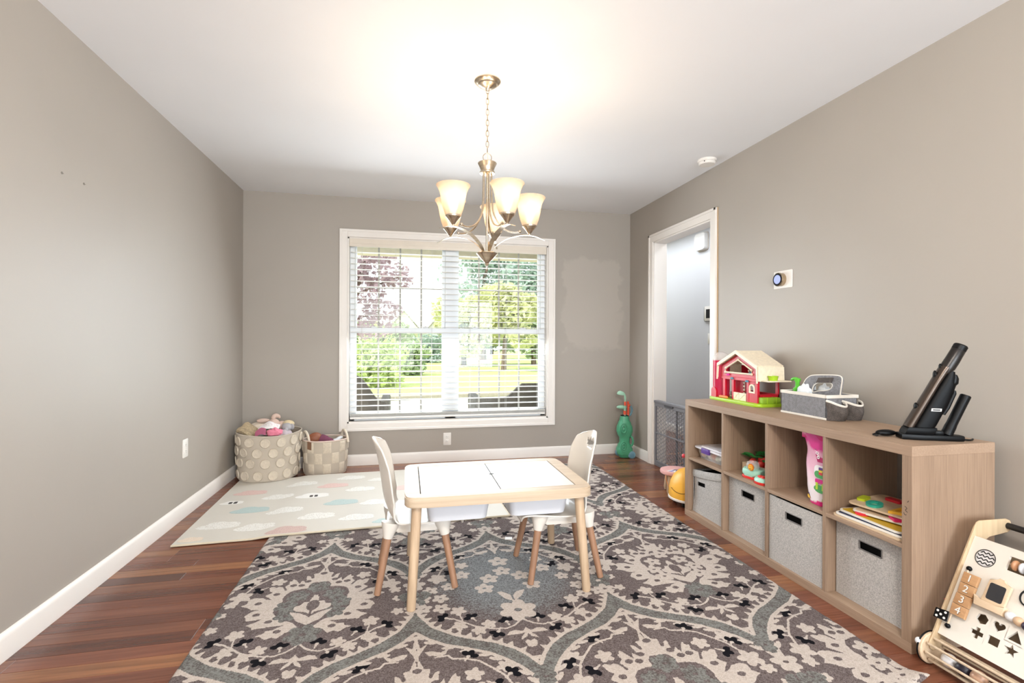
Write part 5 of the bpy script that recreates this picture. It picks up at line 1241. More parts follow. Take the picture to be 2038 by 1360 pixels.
g = G(); g.box(-.003, .004, -cy_, cy_, .0, .010, .001, 1); obj('foot_binding', g, m_tape, ca0)
# handle: a board along the length of the box, leaning a little
ho = [(.085, .02), (.080, .112), (.076, .140), (.068, .166), (.052, .188), (.026, .204), (-.017, .210), (-.085, .214), (-.124, .214), (-.140, .208), (-.144, .192), (-.138, .150), (-.132, .110), (-.128, .02)]
hi = [(.020, .120), (.018, .128), (.016, .142), (.006, .158), (-.012, .168), (-.040, .172), (-.062, .173), (-.084, .173), (-.094, .166), (-.090, .152), (-.076, .140), (-.050, .132), (-.02, .128), (.008, .120)]
HF = lambda p: Vector((.085 + p.z - .10 * p.x, p.x, p.y))
g = G(); g.ring(ho, hi, -.006, .006, F=HF); obj('handle_board', g, m_ca, ca0, smooth=25)
g = G(); g.tube(smoothpath([HF(Vector((y, zz, -.004))) for y, zz in ho[1:-1]], 4), .0030, 8); obj('handle_binding', g, m_tape, ca0)
g = G(); g.tube(smoothpath([HF(Vector((y, zz, -.005))) for y, zz in hi + hi[:1]], 4), .0026, 8); obj('grip_binding', g, m_tape, ca0)
g = G(); g.prism([(-.008, .170), (-.092, .176), (-.102, .203), (-.022, .197)], -.012, .012, F=HF); obj('grip_pad', g, m_cb, ca0)
# two bellied pockets on the near end
for k, (x0, x1) in enumerate(((.002, .094), (.094, .186))):
    g = G()
    def pk(u, v, x0=x0, x1=x1, k=k):
        x = x0 + (x1 - x0) * u; b = math.sin(PI * u) ** .6; out = (.045 + .018 * math.sin(PI * v * .9)) * b; zt_ = .094 - .018 * math.sin(PI * u) - (.012 * u if k == 0 else .004)
        return (x + .004 * math.sin(5 * v + 4 * u), -cy_ - out - .002 - .006 * math.sin(9 * u + 3 * v) * b * .5, .001 + zt_ * v)
    g.surf(pk, 18, 10); g.surf(lambda u, v: tuple(Vector(pk(u, v)) + Vector((0, .003, 0))), 18, 10); obj('pocket', g, m_cb, ca0, smooth=60)
    g = G(); g.tube([Vector(pk(u, 1)) for u in np.linspace(0, 1, 19)], .0042, 8, flat=(1, 1.4)); obj('pocket_binding', g, m_tape, ca0)
g = G(); g.box(-.002, .002, -.002, .002, 0, .0); g.bm.free()
nt = thing('nappy', 'white folded nappy standing in the caddy', 'nappy', (2.130, 2.262, BT + .007))
g = G(); g.surf(lambda u, v: (-.05 + .10 * u, .012 * math.sin(6 * u + 2) * v, .148 * v * (1 - .12 * abs(2 * u - 1) ** 2) + .006 * math.sin(9 * u)), 14, 8)
g.surf(lambda u, v: (-.05 + .10 * u, .012 * math.sin(6 * u + 2) * v + .02 * (1 - v) + .004, .148 * v * (1 - .12 * abs(2 * u - 1) ** 2) + .006 * math.sin(9 * u)), 14, 8)
obj('folded_cloth', g, M('nappy_white', 'E9EEF0', .8), nt, smooth=60)
for q, (x, y, lb) in enumerate(((.050, .040, 'crumpled white nappy showing at the front edge of the caddy'), (.132, .005, 'crumpled white nappy seen through the caddy handle'))):
    n2_ = thing('nappy', lb, 'nappy', (1.990 + x, 2.160 + y, BT + .007)); rq = random.Random(q + 3)
    ph = [rq.uniform(0, 6) for _ in range(6)]
    g = G(); g.ball((0, 0, .072), (.030, .040, .078), 20, 14, f=lambda p: p * (1 + .10 * math.sin(7 * p.x + ph[0] + 5 * p.z) + .08 * math.sin(9 * p.y + ph[1] + 8 * p.z))); obj('crumpled_cloth', g, M('nappy_white', 'E9EEF0', .8), n2_, smooth=60)
pp = thing('pump_bottle', 'bright green pump bottle in the far corner of the caddy', 'bottle', (2.066, 2.276, BT + .007))
m_pump = M('pump_green', '5FBF3A', .35)
g = G(); g.lathe([(0, 0), (.022, 0), (.024, .01), (.024, .085), (.018, .100), (.012, .106)], 20); obj('bottle_body', g, m_pump, pp, smooth=40)
g = G(); g.lathe([(.022, .106), (.022, .122), (.012, .128), (.010, .155), (.015, .163), (.016, .176), (0, .178)], 20); obj('pump_collar', g, m_pump, pp, smooth=40)
g = G(); g.tube(smoothpath([(0, 0, .172), (-.004, .02, .173), (-.006, .036, .166)], 4), [.009, .009, .0085, .0085, .008, .008, .007, .007, .006], 10); obj('spout', g, m_pump, pp, smooth=60)

# ------------------------------------------------------------------ hand vacuum on its charging dock
m_blk = M('gloss_black', '040405', .45, var=.05, spec=.15); m_brz = M('dark_bronze_metal', '4A4039', .3, metal=.85, var=.1, scale=6); m_blk2 = M('satin_black', '070708', .42, var=.05, spec=.2)
VO = Vector((1.925, 1.575, BT)); va = R(-28)
dk = thing('vacuum_dock', 'black charging dock with a crevice tool at the near end of the shelf', 'charging dock', VO, va)
g = G(); g.prism([(-.020, -.028), (.04, -.034), (.17, -.022), (.188, -.016), (.188, .016), (.17, .022), (.04, .034), (-.020, .028)], 0, .022, bev=.005); obj('dock_base', g, m_blk2, dk, smooth=30)
g = G(); g.prism([(-.012, -.027), (.055, -.030), (.085, -.024), (.085, .024), (.055, .030), (-.012, .027)], .018, .050, bev=.008, F=lambda p: Vector((p.x + (p.z - .018) * .48, p.y, p.z))); obj('dock_cradle', g, m_blk, dk, smooth=30)
g = G(); g.box(.095, .125, -.012, .012, .02, .036, .004); obj('dock_clip', g, m_blk2, dk)
g = G(); g.tube(smoothpath([(.185, 0, .006), (.205, -.002, .005), (.222, .012, .004), (.236, .03, .004)], 4), .0035, 8); obj('power_cord', g, m_blk2, dk)
st = thing('crevice_tool', 'short black crevice tool standing upright on the dock', 'vacuum tool', VO + Vector((math.cos(va) * .141, math.sin(va) * .141, .023)), va)
g = G(); g.tube(smoothpath([(-.004, 0, 0), (.008, 0, .03), (.030, 0, .085), (.057, 0, .152)], 4), [.020] * 2 + [.0185] * 3 + [.0172] * 8, 18); obj('tube_body', g, m_blk2, st, smooth=40)
g = G(); g.tube([(.0572, 0, .1525), (.0578, 0, .154)], .0145, 16); obj('tube_mouth', g, m_dark, st)
bt = thing('brush_head', 'small black dusting brush lying beside the vacuum dock', 'vacuum tool', VO + Vector((-.016, .048, 0)), va + R(12))
g = G(); g.ball((-.015, 0, .014), (.040, .018, .013), 18, 10); obj('brush_body', g, m_blk2, bt, smooth=60)
g = G()
for k in range(24): g.tube([(-.04 + .002 * rl.uniform(-1, 1), -.014 + .0012 * k, .012), (-.060 + .006 * rl.uniform(-1, 1), -.017 + .0014 * k, .002 + .004 * rl.random())], .0012, 4)
obj('bristles', g, M('bristle_black', '1A1918', .9), bt)
vc = thing('hand_vacuum', 'slim black and bronze cordless hand vacuum leaning in its dock', 'vacuum cleaner', VO, va)
d0 = Vector((.020, 0, .040)); dv = Vector((.167, 0, .337)).normalized()
pr_ = Vector((dv.z, 0, -dv.x))
def vp(s, o=0.0, y=0.0): return d0 + dv * s + pr_ * o + Vector((0, y, 0))
def vtube(stations, seg=24):
    g = G(); rings = []
    for s, o0, o1, hy, e in stations:      # distance along the axis, extent across, half thickness, squareness
        ring = []
        for k in range(seg):
            a = 2 * PI * k / seg; c_, s_ = math.cos(a), math.sin(a)
            ring.append(g._v(vp(s, (o0 + o1) / 2 + (o1 - o0) / 2 * math.copysign(abs(c_) ** e, c_), hy * math.copysign(abs(s_) ** e, s_))))
        rings.append(ring)
    for a, b in zip(rings, rings[1:]):
        for k in range(seg): g.bm.faces.new([a[k], a[(k + 1) % seg], b[(k + 1) % seg], b[k]])
    g.bm.faces.new(rings[0][::-1]); g.bm.faces.new(rings[-1]); return g
obj('body_tube', vtube([(0, -.026, .006, .023, .8), (.06, -.025, .004, .024, .8), (.20, -.024, .003, .024, .8), (.25, -.024, .006, .024, .8), (.268, -.0235, .012, .023, .85)]), m_brz, vc, smooth=40)
obj('handle_tube', vtube([(.246, -.0232, .012, .0228, .85), (.270, -.0235, .022, .023, .85), (.30, -.0225, .0235, .0225, .9), (.345, -.022, .023, .0225, 1), (.347, -.021, .022, .0215, 1)]), M('dark_handle', '2B2725', .32, metal=.6, var=.05), vc, smooth=40)
obj('handle_cap', vtube([(.346, -.0225, .0235, .0228, 1), (.364, -.0225, .0235, .0228, 1), (.368, -.019, .020, .019, 1)]), m_blk2, vc, smooth=40)
obj('dust_canister', vtube([(.01, 0, .060, .0235, .6), (.05, 0, .064, .0242, .6), (.14, 0, .060, .0242, .6), (.185, 0, .056, .0238, .7), (.215, 0, .053, .023, .8), (.240, 0, .040, .022, .9), (.262, 0, .028, .020, 1)]), m_blk, vc, smooth=40)
obj('release_flap', vtube([(.10, .058, .072, .014, .7), (.13, .058, .074, .014, .7), (.19, .052, .068, .013, .7), (.200, .050, .062, .012, .7)]), m_blk2, vc, smooth=40)
obj('motor_bulge', vtube([(.21, .020, .050, .020, .9), (.228, .020, .056, .021, .95), (.245, .018, .050, .020, 1), (.255, .016, .040, .018, 1)]), m_blk2, vc, smooth=40)
g = G(); g.ball(vp(.225, -.024), (.006, .010, .018), 14, 10); obj('power_switch', g, m_blk2, vc, smooth=60)
g = G(); g.ball(vp(.262, -.023), (.005, .008, .012), 14, 10); obj('release_button', g, m_blk2, vc, smooth=60)
g = G(); g.ball(vp(.085, -.024), (.006, .012, .016), 14, 10); obj('side_latch', g, m_blk2, vc, smooth=60)
def quadpatch(name, mat, s0, s1, o0, o1, y, parent):
    g = G(); a = [vp(s0, o0, y), vp(s0, o1, y), vp(s1, o1, y), vp(s1, o0, y)]; b = [p + Vector((0, -.0012, 0)) for p in a]; g.raw(a + b, [[0, 1, 2, 3], [7, 6, 5, 4], [0, 4, 5, 1], [1, 5, 6, 2], [2, 6, 7, 3], [3, 7, 4, 0]]); return obj(name, g, mat, parent, smooth=0)
g = G(); cq = vp(.103, .030, -.0246)
for dxy, sz, mt, nm in ((0, (.0175, .0055), M('logo_white', 'D8D6D2', .5), 'logo_plate'), (-.0012, (.0120, .0026), M('logo_dark', '3C3A38', .5), 'logo_print')):
    g = G(); w_, h_ = sz; sk = .3; pts = [(-w_, -h_), (w_ - h_ * sk, -h_), (w_, h_), (-w_ + h_ * sk, h_)]
    g.prism(pts, 0, .0012, F=lambda p: Vector((cq.x + p.x, cq.y - .0006 + dxy - p.z, cq.z + p.y))); obj(nm, g, mt, vc, smooth=0)
# ------------------------------------------------------------------ large tufted basket with soft toys, left corner
m_canvas = M('beige_canvas', 'BBAF9F', .9, var=.04, scale=9, bump=.25, bscale=420, bdist=.001)
m_tuft = M('cream_tuft', 'D2C5B2', .95, var=.06, scale=60, bump=.9, bscale=220, bdist=.004)
b1 = thing('tufted_basket', 'large beige canvas basket with round tufted dots full of soft toys', 'basket', (-1.112, 4.410, 0.0135))
BA, BB, BH = .240, .215, .365
def bk(u, v, k=1.0):
    a = 2 * PI * u; f = (.93 + .10 * v + .02 * math.sin(3 * a + 1) * v + .012 * math.sin(5 * a + 7 * v)) * k
    return (BA * f * math.cos(a), BB * f * math.sin(a), .001 + BH * v + .010 * math.sin(2 * a + .5) * v)
g = G(); g.surf(bk, 56, 14, cu=True); g.surf(lambda u, v: bk(u, v, .972), 56, 14, cu=True); g.raw([bk(k / 56, 0) for k in range(56)], [list(range(56))]); obj('canvas_body', g, m_canvas, b1, smooth=60)
g = G(); g.tube([bk(k / 56, 1.0, .985) for k in range(56)], .006, 8, closed=True); obj('rim', g, m_canvas, b1, smooth=60)
nrow = 0
for j, v0 in enumerate((.86, .63, .40, .13)):
    for i in range(13):
        u0 = (i + (.5 if j % 2 else 0)) / 13; c = Vector(bk(u0, v0)); du = (Vector(bk(u0 + .01, v0)) - c).normalized(); dv_ = (Vector(bk(u0, v0 + .02)) - c).normalized(); nn = du.cross(dv_).normalized()
        if nn.dot(Vector((c.x, c.y, 0))) < 0: nn = -nn
        if c.y > .10: continue
        g = G(); rd = .037
        prof = [(1.0, 0), (1.03, .004), (.92, .009), (.80, .007), (.4, .007), (0, .008)]
        ring = [[c + (du * math.cos(2 * PI * k / 20) + dv_ * math.sin(2 * PI * k / 20)) * rd * r_ + nn * h_ for k in range(20)] for r_, h_ in prof[:-1]]
        vs = [p for q in ring for p in q] + [c + nn * .008]
        fs = [[20 * a + k, 20 * a + (k + 1) % 20, 20 * a + 20 + (k + 1) % 20, 20 * a + 20 + k] for a in range(4) for k in range(20)] + [[80 + k, 80 + (k + 1) % 20, 100] for k in range(20)]
        g.raw(vs, fs); obj('tufted_dot', g, m_tuft, b1, smooth=60)
BO1 = Vector((-1.112, 4.410, 0.0135))
def cloth(name, label, cat, x, y, z, sx, sy, sz, mat, seed, tilt=(0, 0, 0), amp=.18):
    t = thing(name, label, cat, BO1 + Vector((x, y, z))); t.rotation_euler = tilt; r_ = random.Random(seed); ph = [r_.uniform(0, 6) for _ in range(6)]
    g = G(); g.ball((0, 0, 0), (sx, sy, sz), 28, 18, f=lambda p: p * (1 + amp * .5 * math.sin(6 * p.x + ph[0] + 4 * p.y) + amp * .4 * math.sin(9 * p.y + ph[1] - 5 * p.z) + amp * .3 * math.sin(14 * p.x + ph[2] + 11 * p.z)))
    obj('soft_folds', g, mat, t, smooth=70); return t
bur = M('burlap', 'A99678', .95, var=.25, scale=70, bump=.6, bscale=250, bdist=.003); crm = M('cream_fleece', 'D9CBB9', .95, var=.05, bump=.4, bscale=140, bdist=.003)
fill = thing('filler_cushion', 'taupe cushion underneath the soft toys in the tufted basket', 'cushion', BO1 + Vector((0, .01, .20)))
g = G(); g.ball((0, 0, 0), (.21, .185, .14), 24, 14); obj('cushion_body', g, M('taupe_cushion', '8C7F72', .95), fill, smooth=60)
bb = thing('burlap_sack', 'folded brown burlap sack at the left of the tufted basket', 'sack', BO1 + Vector((-.115, -.060, .392)), R(-18)); bb.rotation_euler = (R(22), R(22), R(-18))
g = G(); g.surf(lambda u, v: (-.085 + .17 * u, -.065 + .13 * v, .010 * math.sin(5 * u + 2 * v) + .006 * math.sin(11 * v)), 18, 14); g.surf(lambda u, v: (-.085 + .17 * u, -.065 + .13 * v, -.02 + .010 * math.sin(5 * u + 2 * v)), 18, 14)
for yy in (-.065, .065): g.surf(lambda u, v: (-.085 + .17 * u, yy, -.02 * (1 - v) + .010 * math.sin(5 * u + (0 if yy < 0 else 2)) + .006 * v * math.sin(11 * (0 if yy < 0 else 1))), 18, 1)
obj('folded_cloth', g, bur, bb, smooth=50)
g = G(); g.tube(smoothpath([(-.055, -.06, -.03), (-.03, -.072, -.045), (.02, -.072, -.05), (.07, -.065, -.04)], 5), .012, 8); g.tube(smoothpath([(-.05, -.066, -.05), (-.01, -.076, -.055), (.05, -.076, -.055)], 5), .011, 8); obj('frayed_hem', g, bur, bb, smooth=60)
cloth('cream_blanket', 'cream fleece blanket at the back of the tufted basket', 'blanket', -.055, .055, .385, .115, .060, .055, crm, 2, amp=.10)
pk = thing('pink_doll_dress', 'white spotted doll dress with deep pink hem in the tufted basket', 'doll dress', BO1 + Vector((.015, -.060, .385)))
def spot():
    t = NT('spotted_white_cloth'); v = t.coord(); vo = t.node('ShaderNodeTexVoronoi'); vo.inputs['Scale'].default_value = 90; t.link(v, vo.inputs['Vector']); t.base(t.ramp(vo.outputs['Distance'], [(.22, lin('D9A9B5')), (.32, lin('F0ECE9'))])); t.set(rough=.9); return t.m
g = G(); g.surf(lambda u, v: (-.075 + .15 * u, -.055 + .10 * v + .02 * u, .028 * math.sin(PI * u) + .034 * v + .006 * math.sin(9 * u + 4 * v)), 18, 12)
g.surf(lambda u, v: (-.075 + .15 * u, -.055 + .10 * v + .02 * u, -.03 + .02 * v), 18, 12); obj('dress_skirt', g, spot(), pk, smooth=60)
g = G(); g.surf(lambda u, v: (-.085 + .08 * u, -.060 - .012 * v, -.050 * v + .024 * u + .020 * math.sin(PI * u)), 12, 5); g.surf(lambda u, v: (-.085 + .08 * u, -.056 - .012 * v, -.050 * v + .024 * u + .020 * math.sin(PI * u)), 12, 5); obj('pink_hem', g, M('deep_pink_cloth', 'B0607A', .9), pk, smooth=60)
cloth('pink_cloth', 'bright pink crumpled cloth at the front of the tufted basket', 'cloth', .070, -.095, .372, .055, .045, .035, M('bright_pink_cloth', 'E5859A', .9, var=.08), 4, amp=.25)
rb = thing('plush_rabbit', 'pale pink plush rabbit lying on top of the tufted basket', 'soft toy', BO1 + Vector((.030, .035, .425)), R(10))
m_rab = M('pink_beige_plush', 'CDB2A3', .95, var=.04, bump=.5, bscale=260, bdist=.002)
g = G(); g.ball((0, 0, 0), (.046, .042, .042), 20, 14); obj('head', g, m_rab, rb, smooth=60)
g = G(); g.ball((-.080, .01, .028), (.050, .020, .018), 18, 12); obj('ear', g, m_rab, rb, smooth=60)
g = G(); g.tube(smoothpath([(-.010, .01, .035), (.008, .02, .062), (.034, .02, .058), (.044, .02, .040)], 5), [.012, .016, .018, .019, .019, .019, .018, .018, .017, .016, .015, .014, .012, .010, .008, .006], 12); obj('ear', g, m_rab, rb, smooth=60)
g = G(); g.ball((.062, .015, -.024), (.055, .045, .040), 18, 12); obj('body', g, m_rab, rb, smooth=60)
el = thing('plush_elephant', 'small grey plush elephant at the right rim of the tufted basket', 'soft toy', BO1 + Vector((.150, -.010, .400)), R(-20))
m_el = M('grey_plush', 'A9A6A8', .95, var=.05, bump=.5, bscale=260, bdist=.002); m_elp = M('yellow_beige_plush', 'D8C5A0', .95, var=.05, bump=.5, bscale=260, bdist=.002)
g = G(); g.ball((0, -.01, 0), (.040, .036, .036), 20, 14); obj('head', g, m_el, el, smooth=60)
g = G(); g.tube(smoothpath([(.010, -.035, -.005), (.020, -.050, -.025), (.030, -.052, -.045), (.034, -.048, -.060)], 5), [.015] * 5 + [.012] * 5 + [.010] * 6, 12); obj('trunk', g, m_el, el, smooth=60)
for s in (-1, 1): g = G(); g.ball((s * .036, .002, .004), (.020, .010, .026), 14, 10); obj('ear', g, m_el, el, smooth=60)
g = G(); g.ball((-.020, .040, .020), (.050, .040, .032), 18, 12); obj('body', g, m_elp, el, smooth=60)
cloth('grey_pink_cloth', 'pale mauve cloth under the plush elephant', 'cloth', .130, -.055, .352, .06, .06, .035, M('mauve_cloth', 'BDB0B4', .9), 9, amp=.2)

# ------------------------------------------------------------------ small checked basket
b2 = thing('checked_basket', 'small beige basket with tufted checks and two loop handles', 'basket', (-.680, 4.500, .0))
B2A, B2B, B2H = .183, .152, .288
def bk2(u, v, k=1.0):
    a = 2 * PI * u; f = (.93 + .07 * math.sin(PI * .5 * v) + .01 * math.sin(4 * a + 2) * v) * k; return (B2A * f * math.cos(a), B2B * f * math.sin(a), .001 + B2H * v)
g = G(); g.surf(bk2, 48, 10, cu=True); g.surf(lambda u, v: bk2(u, v, .97), 48, 10, cu=True); g.raw([bk2(k / 48, 0) for k in range(48)], [list(range(48))]); obj('canvas_body', g, m_canvas, b2, smooth=60)
g = G(); g.tube([bk2(k / 48, 1, .985) for k in range(48)], .0055, 8, closed=True); obj('rim', g, M('blush_rim', 'D9C3B6', .9), b2, smooth=60)
NC = 16
for j in range(3):
    for i in range(NC):
        if (i + j) % 2: continue
        u0, u1 = i / NC + .002, (i + 1) / NC - .002; v0, v1 = .03 + j * .315, .03 + (j + 1) * .315
        if math.sin(PI * (u0 + u1)) > .45: continue
        def tf(u, v, k=1.028, u0=u0, u1=u1, v0=v0, v1=v1): 
            e = min(1, 6 * min(u, 1 - u)) * min(1, 6 * min(v, 1 - v)); return bk2(u0 + (u1 - u0) * u, v0 + (v1 - v0) * v, 1.006 + .032 * e ** .5)
        g = G(); g.surf(tf, 8, 8); obj('tufted_check', g, m_tuft, b2, smooth=60)
        pp_ = [bk2(u0 + (u1 - u0) * k / 10, v1 - .004, 1.026) for k in range(11)]
for cxs in (-1, 1):
    c = Vector((cxs * .155, -.02 if cxs < 0 else .02, B2H))
    t_ = Vector((.035, -.055, 0)) if cxs < 0 else Vector((.03, -.05, 0))
    g = G(); g.tube(smoothpath([c - t_ + Vector((0, 0, -.045)), c - t_ * .9 + Vector((0, 0, .03)), c - t_ * .2 + Vector((0, 0, .068)), c + t_ * .7 + Vector((0, 0, .035)), c + t_ * 1.2 + Vector((0, 0, -.03))], 6), .0105, 10); obj('loop_handle', g, M('cream_webbing', 'D8CBB8', .9, bump=.4, bscale=200), b2, smooth=60)
u_t = .625
g = G(); c = Vector(bk2(.655, .88, 1.03)); du = (Vector(bk2(.665, .88, 1.03)) - c).normalized(); nn = Vector((c.x, c.y, 0)).normalized()
vs = [c + du * a * .019 + Vector((0, 0, z)) + nn * h for h in (0.002, .005) for a, z in ((-1, .036), (1, .030), (1, -.034), (-1, -.028))]
g.raw(vs, [[0, 1, 2, 3], [7, 6, 5, 4], [0, 4, 5, 1], [1, 5, 6, 2], [2, 6, 7, 3], [3, 7, 4, 0]]); obj('leather_tag', g, M('brown_leather', '7B5A44', .6), b2, smooth=0)
BO2 = Vector((-.680, 4.500, 0))
dl = thing('brown_doll', 'doll with brown head wrapped in plum cloth in the checked basket', 'doll', BO2 + Vector((-.055, -.030, .262)))
g = G(); g.ball((-.025, 0, .035), (.062, .050, .052), 22, 16, f=lambda p: Vector((p.x, p.y, p.z * (1 + .1 * p.x)))); obj('head', g, M('doll_brown', '8A5238', .5, var=.08), dl, smooth=60)
g = G(); g.tube(smoothpath([(.020, -.005, .030), (.060, -.01, .015), (.10, -.012, -.005), (.155, -.01, -.03)], 5), [.044] * 6 + [.040] * 5 + [.034] * 5, 18); obj('plum_wrap', g, M('plum_cloth', '6E3A4E', .9, var=.1), dl, smooth=60)
wc = thing('white_cloth', 'white folded cloth at the right of the checked basket', 'cloth', BO2 + Vector((.085, -.005, .262)), R(20)); wc.rotation_euler = (R(15), R(-32), R(20))
g = G(); g.ball((0, 0, 0), (.062, .030, .022), 20, 12, f=lambda p: p * (1 + .12 * math.sin(8 * p.x + 3 * p.z))); obj('soft_folds', g, M('white_cotton', 'E2E4E6', .9), wc, smooth=60)
pc2 = thing('brown_cushion', 'taupe cushion filling the bottom of the checked basket', 'cushion', BO2 + Vector((0, 0, .14)))
g = G(); g.ball((0, 0, 0), (.158, .128, .10), 22, 12); obj('cushion_body', g, M('taupe_cushion', '8C7F72', .95), pc2, smooth=60)

# ------------------------------------------------------------------ toy golf bag in the right corner
gb = thing('toy_golf_bag', 'green plastic toy golf trolley bag in the corner by the doorway', 'toy golf bag', (2.100, 4.500, 0), R(-14))
m_gg = M('jade_plastic', '4FA27C', .35, var=.05); m_gl = M('pale_jade_plastic', '9CCBB0', .35, var=.04); m_gor = M('coral_plastic', 'E2573A', .4); m_gbl = M('slate_blue_plastic', '6C97A8', .4)
def gbp(u, v):
    a = 2 * PI * u; W = [.052, .074, .080, .066, .048, .050, .068, .078, .076, .062, .046, .040]; D = [.050, .066, .070, .062, .054, .054, .060, .064, .062, .054, .044, .038]
    q = v * 11; i = min(10, int(q)); t = q - i; t = t * t * (3 - 2 * t); w_ = W[i] + (W[i + 1] - W[i]) * t; d_ = D[i] + (D[i + 1] - D[i]) * t
    ca_, sa_ = math.cos(a), math.sin(a); return (w_ * math.copysign(abs(ca_) ** .7, ca_), d_ * math.copysign(abs(sa_) ** .7, sa_), .006 + .402 * v)
g = G(); g.surf(gbp, 36, 44, cu=True); g.raw([gbp(k / 36, 0) for k in range(36)], [list(range(36))]); obj('bag_body', g, m_gg, gb, smooth=50)
for zc, rr_ in ((.115, .048), (.285, .056)):
    for sc_, hh, nm in ((1.0, .004, 'pocket_ring'), (.62, .007, 'pocket_ring'), (.34, .004, 'pocket_hub')):
        yv = -.064 if zc > .2 else -.066
        g = G(); g.tube([(rr_ * .62 * sc_ * math.cos(2 * PI * k / 24) - .018, yv - .0, zc + rr_ * sc_ * math.sin(2 * PI * k / 24)) for k in range(24)], hh * 1.2, 8, closed=True) if nm == 'pocket_ring' else g.ball((-.018, yv, zc), (rr_ * .3, .006, rr_ * .34), 14, 8); obj(nm, g, m_gg, gb, smooth=60)
g = G(); g.lathe([(0, .404), (.036, .404), (.039, .412), (.034, .414), (0, .411)], 24); obj('bag_mouth', g, m_dark, gb)
g = G(); g.tube(smoothpath([(.062, -.045, .12), (.072, -.052, .16), (.066, -.048, .20), (.052, -.044, .215)], 4), .010, 10); obj('side_rib', g, m_gg, gb, smooth=60)
for s in (1, -1):
    g = G(); g.lathe([(0, -.014), (.030, -.014), (.036, -.009), (.036, .009), (.030, .014), (0, .014)], 28, (.060 + (.0 if s > 0 else -.104), -.050 if s > 0 else .05, .0365), rot=Matrix.Rotation(R(90), 3, 'X')); w_ = obj('wheel', g, m_gbl, gb, smooth=40)
    for rr_ in (.012, .022): 
        g = G(); g.tube([(.060 + (.0 if s > 0 else -.104) + rr_ * math.cos(2 * PI * k / 20), (-.050 if s > 0 else .05) - .0145, .0365 + rr_ * math.sin(2 * PI * k / 20)) for k in range(20)], .0022, 6, closed=True); obj('wheel_ring', g, m_gbl, w_, smooth=60)
g = G(); g.tube(smoothpath([(.030, .03, .395), (.070, .045, .415), (.082, .048, .47), (.060, .045, .505), (.048, .04, .49)], 5), .009, 10); obj('trolley_handle', g, m_gbl, gb, smooth=60)
def club(label, x, y, top, head, tilt):
    t = thing('toy_golf_club', label, 'toy golf club', Vector((2.100, 4.500, 0)) + Vector((x, y, .13)), R(-14), 'toy golf clubs in the green bag')
    g = G(); g.tube([(0, 0, 0), (tilt * .5, 0, (top - .13) * .6), (tilt, 0, top - .13)], .0075, 10); obj('shaft', g, m_gl, t)
    for zz in (.30, .39): 
        if zz + .1 < top: g = G(); g.tube([(tilt * .8, 0, zz - .01), (tilt * .8, 0, zz + .028)], .0105, 10); obj('collar', g, m_gor, t)
    head(t, Vector((tilt, 0, top - .13)))
def iron(t, p):
    g = G(); g.tube(smoothpath([p, p + Vector((-.004, 0, .03)), p + Vector((-.02, 0, .06))], 4), [.010] * 9, 10); obj('hosel', g, m_gl, t, smooth=60)
    g = G(); g.prism([(0, -.004), (-.030, .004), (-.066, .004), (-.078, .016), (-.064, .038), (-.045, .044), (-.015, .034), (.004, .014)], -.008, .008, bev=.003, F=lambda q: Vector((p.x - .006 + q.x, p.y + q.z, p.z + .036 + q.y))); obj('club_head', g, m_gl, t, smooth=40)
def driver(t, p): g = G(); g.ball((p.x - .028, p.y, p.z + .012), (.050, .024, .020), 18, 12); obj('club_head', g, m_gl, t, smooth=60)
def putter(t, p): g = G(); g.ball((p.x + .004, p.y, p.z + .006), (.018, .014, .014), 14, 10); g.tube([(p.x, p.y, p.z - .1), (p.x, p.y, p.z)], .010, 10); obj('club_head', g, m_gor, t, smooth=60)
club('pale green toy iron, tallest club in the golf bag', -.004, -.010, .575, iron, .006)
club('pale green toy driver, shorter club in the golf bag', .004, .012, .478, driver, 0)
club('orange-topped toy putter in the golf bag', .020, -.004, .505, putter, .016)

# ------------------------------------------------------------------ safety gate across the doorway
gt_ = thing('safety_gate', 'grey plastic honeycomb safety gate across the doorway', 'gate', (2.262, (DY0 + DY1) / 2, 0))
m_gate = M('grey_gate_plastic', '77767A', .5, var=.03); m_gate2 = M('dark_grey_gate_plastic', '4B4A4E', .5)
gy = (DY1 - DY0) / 2 - .014
def hexlat(y0, y1, z0, z1, s, x):
    g = G(); hh = s * math.sqrt(3)
    seen = set()
    nI = int((y1 - y0) / (1.5 * s)) + 2; nJ = int((z1 - z0) / hh) + 2
    for i in range(nI):
        for j in range(nJ):
            cy = y0 + 1.5 * s * i; czz = z0 + hh * j + (hh / 2 if i % 2 else 0)
            pts = [(cy + s * math.cos(PI / 3 * k), czz + s * 1.0 * math.sin(PI / 3 * k)) for k in range(6)]
            for k in range(6):
                a, b = pts[k], pts[(k + 1) % 6]; key = tuple(sorted([(round(a[0], 3), round(a[1], 3)), (round(b[0], 3), round(b[1], 3))]))
                if key in seen: continue
                seen.add(key)
                if min(a[0], b[0]) < y0 or max(a[0], b[0]) > y1 or min(a[1], b[1]) < z0 or max(a[1], b[1]) > z1: continue
                g.tube([(x, *a), (x, *b)], .0026, 4, cap=False)
    return g
for (x, a, b) in ((-.010, -.08, gy), (.010, -gy, .10)):
    fr_ = None
    for nm, q in (('frame_rail', (a, b, .020, .050)), ('frame_rail', (a, b, .545, .580)), ('frame_stile', (a, a + .022, .05, .545)), ('frame_stile', (b - .022, b, .05, .545)), ('frame_rail', (a, b, .295, .307))):
        g = G(); g.box(x - .008, x + .008, q[0], q[1], q[2], q[3], .003, 1); obj(nm, g, m_gate, gt_, smooth=20)
    obj('honeycomb_panel', hexlat(a + .02, b - .02, .05, .545, .0195, x), m_gate, gt_, smooth=0, kind='stuff')
g = G(); g.box(-.026, .026, -gy, gy, .578, .598, .004); obj('top_rail', g, m_gate, gt_, smooth=20)
